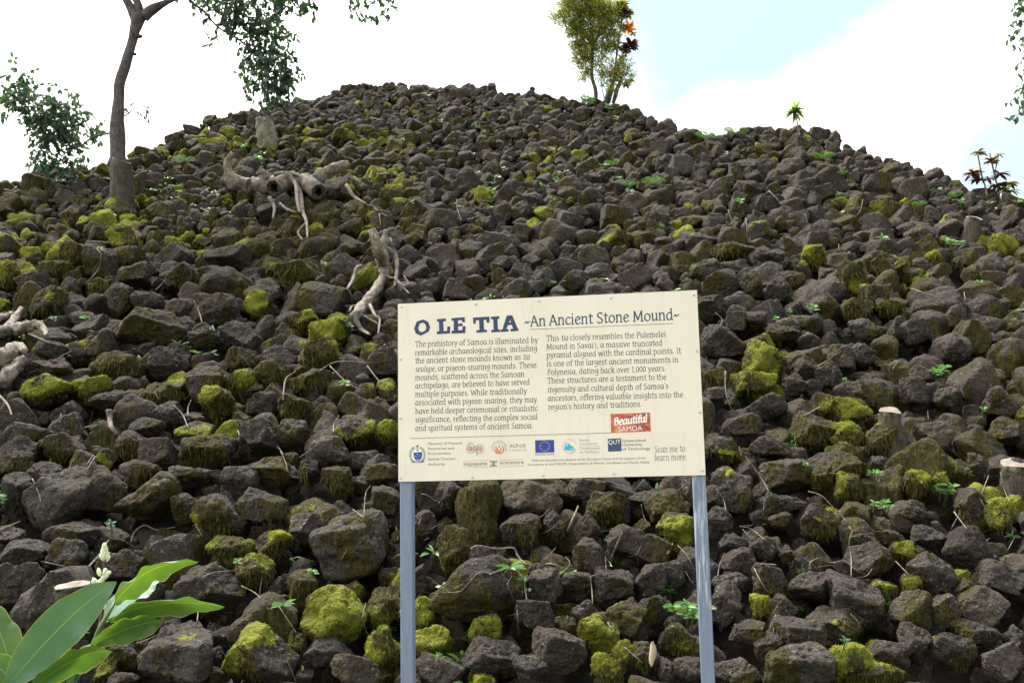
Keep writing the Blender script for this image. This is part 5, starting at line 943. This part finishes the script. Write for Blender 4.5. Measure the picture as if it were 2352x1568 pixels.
for a in (45, 135, 225, 315, 75, 105, 255, 285):            # crossed leaves
    c, s_ = math.cos(R(a)), math.sin(R(a)); L_ = 38 if a % 45 == 0 and a % 90 else 26; ik.line([(750, 1258), (750 + c * L_, 1258 + s_ * L_ * .85)], 1.8)
    ik.line([(750 + c * 6, 1258 + s_ * 6), (750 + c * L_ * .6 - s_ * 8, 1258 + s_ * L_ * .5 + c * 8), (750 + c * L_, 1258 + s_ * L_ * .85), (750 + c * L_ * .6 + s_ * 8, 1258 + s_ * L_ * .5 - c * 8), (750 + c * 6, 1258 + s_ * 6)], 1.8)
ik.build('leaf_emblem', M_GREY)
# sunset picture with its two words
m, t, b = newmat('sunset_print'); co = N(t, 'ShaderNodeNewGeometry').outputs['Position']; n = noise(t, N(t, 'ShaderNodeMapping', {'Vector': co, 'Scale': (22, 22, 75)}).outputs[0], 1, 6, .65)
cr = N(t, 'ShaderNodeValToRGB', {0: n}); e_ = cr.color_ramp.elements; e_[0].position = .38; e_[0].color = (.06, .035, .08, 1); e_[1].position = .66; e_[1].color = (.70, .32, .10, 1); x_ = e_.new(.45); x_.color = (.38, .06, .05, 1); x_ = e_.new(.58); x_.color = (.60, .13, .05, 1); t.links.new(cr.outputs[0], b.inputs['Base Color']); b.inputs['Roughness'].default_value = .45
ik = Ink(); ik.poly([(1557, 913), (1829, 904), (1833, 1033), (1561, 1043)]); ik.build('sunset_picture', m)
ik = Ink(); ik.lay = 1
write(ik, '.', (1700, 960), (1704, 960), 1)
GL['B'] = (1.1, 'l .28,0 .25,1.4|c .1,1.35 .6,1.45 .85,1.1 .3,.75|c .3,.75 .95,.8 .8,.1 .1,.02'); write(ik, '*Beautiful*', (1578, 992), (1808, 966), 34, 1.9, .0)
for a in (200, 235, 270, 305, 340): ik.line([(1690 + 118 * math.cos(R(a)), 968 + 42 * math.sin(R(a))), (1690 + 128 * math.cos(R(a)), 968 + 48 * math.sin(R(a)))], 2)
ik.build('picture_lettering', M_['white'])
o_ = sans('picture_word', [('SAMOA', (1612, 1034), (1776, 1026), 36)], M_['white'])
for v in o_.data.vertices: v.co = v.co + Vector(SM @ np.array([0, -.0009, 0]))

# ------------------------------------------------------------------ shell ginger in the near corner: long wavy leaves, two flower spikes
GD = 3.0
GE = empty('ginger_plant', (at(150, 1568, GD)[0], GD, 0), 'ginger plant with long wavy leaves and white flower spikes in the near corner', 'plant')
def ginger_material(nm_, lo_, hi_, tr_, ro_):
    m, t, b = newmat(nm_)
    uvn = N(t, 'ShaderNodeUVMap', uv_map='uv').outputs[0]
    sx = N(t, 'ShaderNodeSeparateXYZ', {0: uvn})
    along, across = sx.outputs[0], sx.outputs[1]
    ab = N(t, 'ShaderNodeMath', {0: across}, operation='ABSOLUTE').outputs[0]
    vn_ = N(t, 'ShaderNodeMath', {0: N(t, 'ShaderNodeMath', {0: along, 1: N(t, 'ShaderNodeMath', {0: ab, 1: -.22}, operation='MULTIPLY').outputs[0]}, operation='ADD').outputs[0], 1: 330.}, operation='MULTIPLY').outputs[0]
    rib = N(t, 'ShaderNodeMath', {0: N(t, 'ShaderNodeMath', {0: vn_}, operation='SINE').outputs[0], 1: noise(t, uvn, 30, 3)}, operation='MULTIPLY').outputs[0]
    geo = N(t, 'ShaderNodeNewGeometry').outputs['Position']
    n = noise(t, geo, 9, 4)
    c = mix(t, ramp(t, n, .35, .7), lo_, hi_)
    c = mix(t, ramp(t, rib, -.4, .5, 0, .45), c, tuple(.6 * q_ for q_ in lo_))
    c = mix(t, ramp(t, ab, .012, .03, .75, 0), c, (.24, .36, .13))
    c = mix(t, ramp(t, ab, .955, .985, 0, .8), c, (.30, .34, .10))
    c = mix(t, ramp(t, noise(t, N(t, 'ShaderNodeMapping', {'Vector': uvn, 'Scale': (7, 2.2, 1), 'Location': (3.1, .4, 0)}).outputs[0], 1, 3), .70, .74, 0, .75), c, (.32, .22, .05))
    t.links.new(c, b.inputs['Base Color'])
    b.inputs['Roughness'].default_value = ro_
    b.inputs['Specular IOR Level'].default_value = .5
    bp = N(t, 'ShaderNodeBump', {'Height': rib, 'Strength': .3, 'Distance': .002}).outputs[0]
    t.links.new(bp, b.inputs['Normal'])
    tr = N(t, 'ShaderNodeBsdfTranslucent', {0: mix(t, 1., c, (2.2, 2.1, .7), 'MULTIPLY')})
    ms_ = N(t, 'ShaderNodeMixShader', {0: tr_, 1: b.outputs[0], 2: tr.outputs[0]})
    t.links.new(ms_.outputs[0], t.nodes['Material Output'].inputs[0])
    return m
M_GINGER = ginger_material('ginger_leaf', (.055, .125, .026), (.09, .165, .034), .24, .48)
M_GINGER_SHEEN = ginger_material('ginger_leaf_sky_sheen', (.075, .165, .11), (.11, .21, .145), .08, .38)  # bluish gloss from the sky is mixed into this base colour
def ginger(mid, width, tilt, dd=(0, 0), fold=.18, wave=.05, seed=0, n=44, label=None, cool=False):
    "mid: midrib in close-up units; width px; tilt: roll of the blade about its midrib (0 faces the viewer); dd: depth at base and tip"
    r_ = np.random.default_rng(seed); M2 = catmull([(*Q('G', *p), 0) for p in pts_of(mid)], 12)[:, :2]; m_ = len(M2); idx = np.linspace(0, m_ - 1, n); mid2 = np.stack([np.interp(idx, range(m_), M2[:, k]) for k in (0, 1)], 1)
    C = np.array([at(x, y, GD + dd[0] + (dd[1] - dd[0]) * j / (n - 1)) for j, (x, y) in enumerate(mid2)]); T_ = np.gradient(C, axis=0); mb = MB(); rows = []; K = 13; ph = r_.uniform(0, 6, 2); wl = width * .2257 * GD / FD / 2 / max(.25, math.cos(tilt))
    for j in range(n):
        tt = j / (n - 1); tg = nrm(T_[j]); view = nrm(CAMP - C[j]); s0 = nrm(np.cross(view, tg)); nn = nrm(np.cross(tg, s0)); nn = nn if nn @ view > 0 else -nn
        s1 = s0 * math.cos(tilt) + nn * math.sin(tilt); n1 = nn * math.cos(tilt) - s0 * math.sin(tilt); hw = wl * max(.015, math.sin(math.pi * min(1, tt ** .85 * .97 + .03)) ** .72 * (1 - .25 * tt ** 4)); row = []
        for k in range(K):
            q_ = k / (K - 1) * 2 - 1; wv = wave * wl * 2 * abs(q_) ** 2 * (math.sin(tt * 17 + ph[0] * (1 if q_ > 0 else 2)) + .6 * math.sin(tt * 31 + ph[1])); i = mb.vert(C[j] + s1 * hw * q_ + n1 * (hw * fold * (q_ * q_ * 1.2 - .2) + wv * min(1, hw / wl * 1.4))); mb.uv[i] = (tt, q_); row.append(i)
        rows.append(row)
    for a, b2 in zip(rows, rows[1:]):
        for k in range(K - 1): mb.face(a[k], a[k + 1], b2[k + 1], b2[k])
    o = mb.build('leaf', M_GINGER_SHEEN if cool else M_GINGER, GE)  # cool blades carry the painted sky gloss
    if label: o['label'] = label
ginger('90 1530;390 1185;700 865;960 640;1185 487', 425, .12, (-.05, -.12), .16, .055, 1, label='broadest leaf, facing the viewer', cool=True)
ginger('1160 715;1300 560;1500 400;1750 305;2022 285', 195, 1.0, (.05, .1), .3, .07, 2)
ginger('1080 895;1230 720;1400 590;1520 520;1615 457', 240, -.9, (.1, .2), .2, .06, 3, cool=True)
ginger('1105 890;1380 770;1750 712;2050 715;2288 742', 175, .95, (.02, -.02), .3, .06, 4)
ginger('945 1130;1180 1015;1420 930;1560 900;1662 880', 235, .55, (.0, -.05), .25, .07, 5)
ginger('340 1540;620 1365;850 1245;1000 1205;1135 1195', 235, .7, (-.08, -.14), .25, .05, 6)
ginger('170 1560;70 1200;0 1000;-120 800;-260 700', 300, .5, (.04, .1), .25, .05, 7)
ginger('150 1560;60 1420;-60 1340;-220 1300', 270, .4, (-.02, -.05), .2, .05, 8)
ginger('700 1560;810 1350;930 1190;1100 1075', 170, -.8, (.06, .1), .2, .05, 9, cool=True)
ginger('540 1540;590 1380;650 1240;720 1150', 190, .8, (.05, .08), .25, .05, 10)
M_GST = simple('ginger_stem', (.10, .15, .04), .5, .3, 30, 0, .4); M_PETAL = leafmat('white_petal', [(.62, .58, .52), (.72, .70, .66), (.66, .62, .50)], .25, .45); M_BRACT = simple('dark_bract', (.10, .04, .035), .7, .4, 60)
mb = MB(); gp = lambda x, y, d=0: at(*Q('G', x, y), GD + d); gk = .2257 * GD / FD
bx_ = gp(640, 1700, .08); tube(mb, [np.array([bx_[0] - .12, GD + .1, -.05]), (bx_ + [bx_[0] - .12, GD + .1, -.05]) / 2 + [.02, 0, 0], gp(740, 1520, .06), gp(930, 1170, .03), gp(1020, 960, .02), gp(1110, 800, .03), gp(1165, 705, .05)], [.010, .010, .0085, .008, .0075, .006, .004], 9, 5)
mb.build('stem', M_GST, GE)
mb = MB(); tube(mb, [gp(1000, 1010, .03), gp(1030, 860, .05), gp(1060, 640, .06), gp(1058, 480, .06), gp(1055, 300, .06), gp(1050, 160, .06)], [.006, .005, .0045, .004, .0035, .002], 7, 5, .08); mb.build('flower_stalk', M_BRACT, GE)
mb = MB(); sb = gp(-60, 1700, .05); tube(mb, [np.array([sb[0] - .1, GD + .05, -.05]), sb, gp(60, 1560, 0)], [.009, .009, .007], 8, 4); mb.build('stem', M_GST, GE)
def bud(mb, base, d, L, r):
    "one pointed petal bud"
    d = nrm(d); ts = np.linspace(0, 1, 7); tube(mb, [base + d * L * q_ + np.array([0, 0, -.06 * L * q_ * q_]) for q_ in ts], [max(.0004, r * math.sin(math.pi * (.12 + .86 * q_)) ** .8) for q_ in ts], 8, 2)
mb = MB()
for j in range(30):
    tt = j / 29; c = gp(1062, 285 - 150 * tt, .06); a = j * 2.4; sp = (1 - .75 * tt); d = np.array([math.cos(a) * sp * .55, math.sin(a) * sp * .55, 1.0]); bud(mb, c + np.array([math.cos(a), math.sin(a), 0]) * 22 * gk * sp, d, 75 * gk * (1 - .3 * tt), 15 * gk * (1 - .2 * tt))
mb.build('flower_spike', M_PETAL, GE)
mb = MB()
for x, y, dx, dz, L in ((1015, 430, -.1, 1, 95), (1055, 440, .3, 1, 100), (1050, 470, .75, .9, 105), (1040, 490, .2, .9, 80), (985, 510, -.5, .9, 80), (1010, 520, .2, .6, 80), (1085, 410, .9, .5, 60), (960, 520, -.1, .8, 70), (1060, 380, .6, .4, 45)): bud(mb, gp(x, y, .04), (dx, -.25, dz), L * gk, 24 * gk)
mb.build('flower_spike', M_PETAL, GE)
mb = MB(); bud(mb, gp(1060, 765, .03), (0, -.1, 1), 75 * gk, 17 * gk); mb.build('flower_bud', M_PETAL, GE)
mb = MB()
for j in range(26): a = j * 2.4; leaf(mb, gp(1040 + rng.normal(0, 10), rng.uniform(740, 860), .05), (math.cos(a), math.sin(a) - .3, .5), (0, 0, 1), rng.uniform(30, 60) * gk, 10 * gk, .6, .3, 3)
mb.build('bract', M_BRACT, GE)
finish_labels()
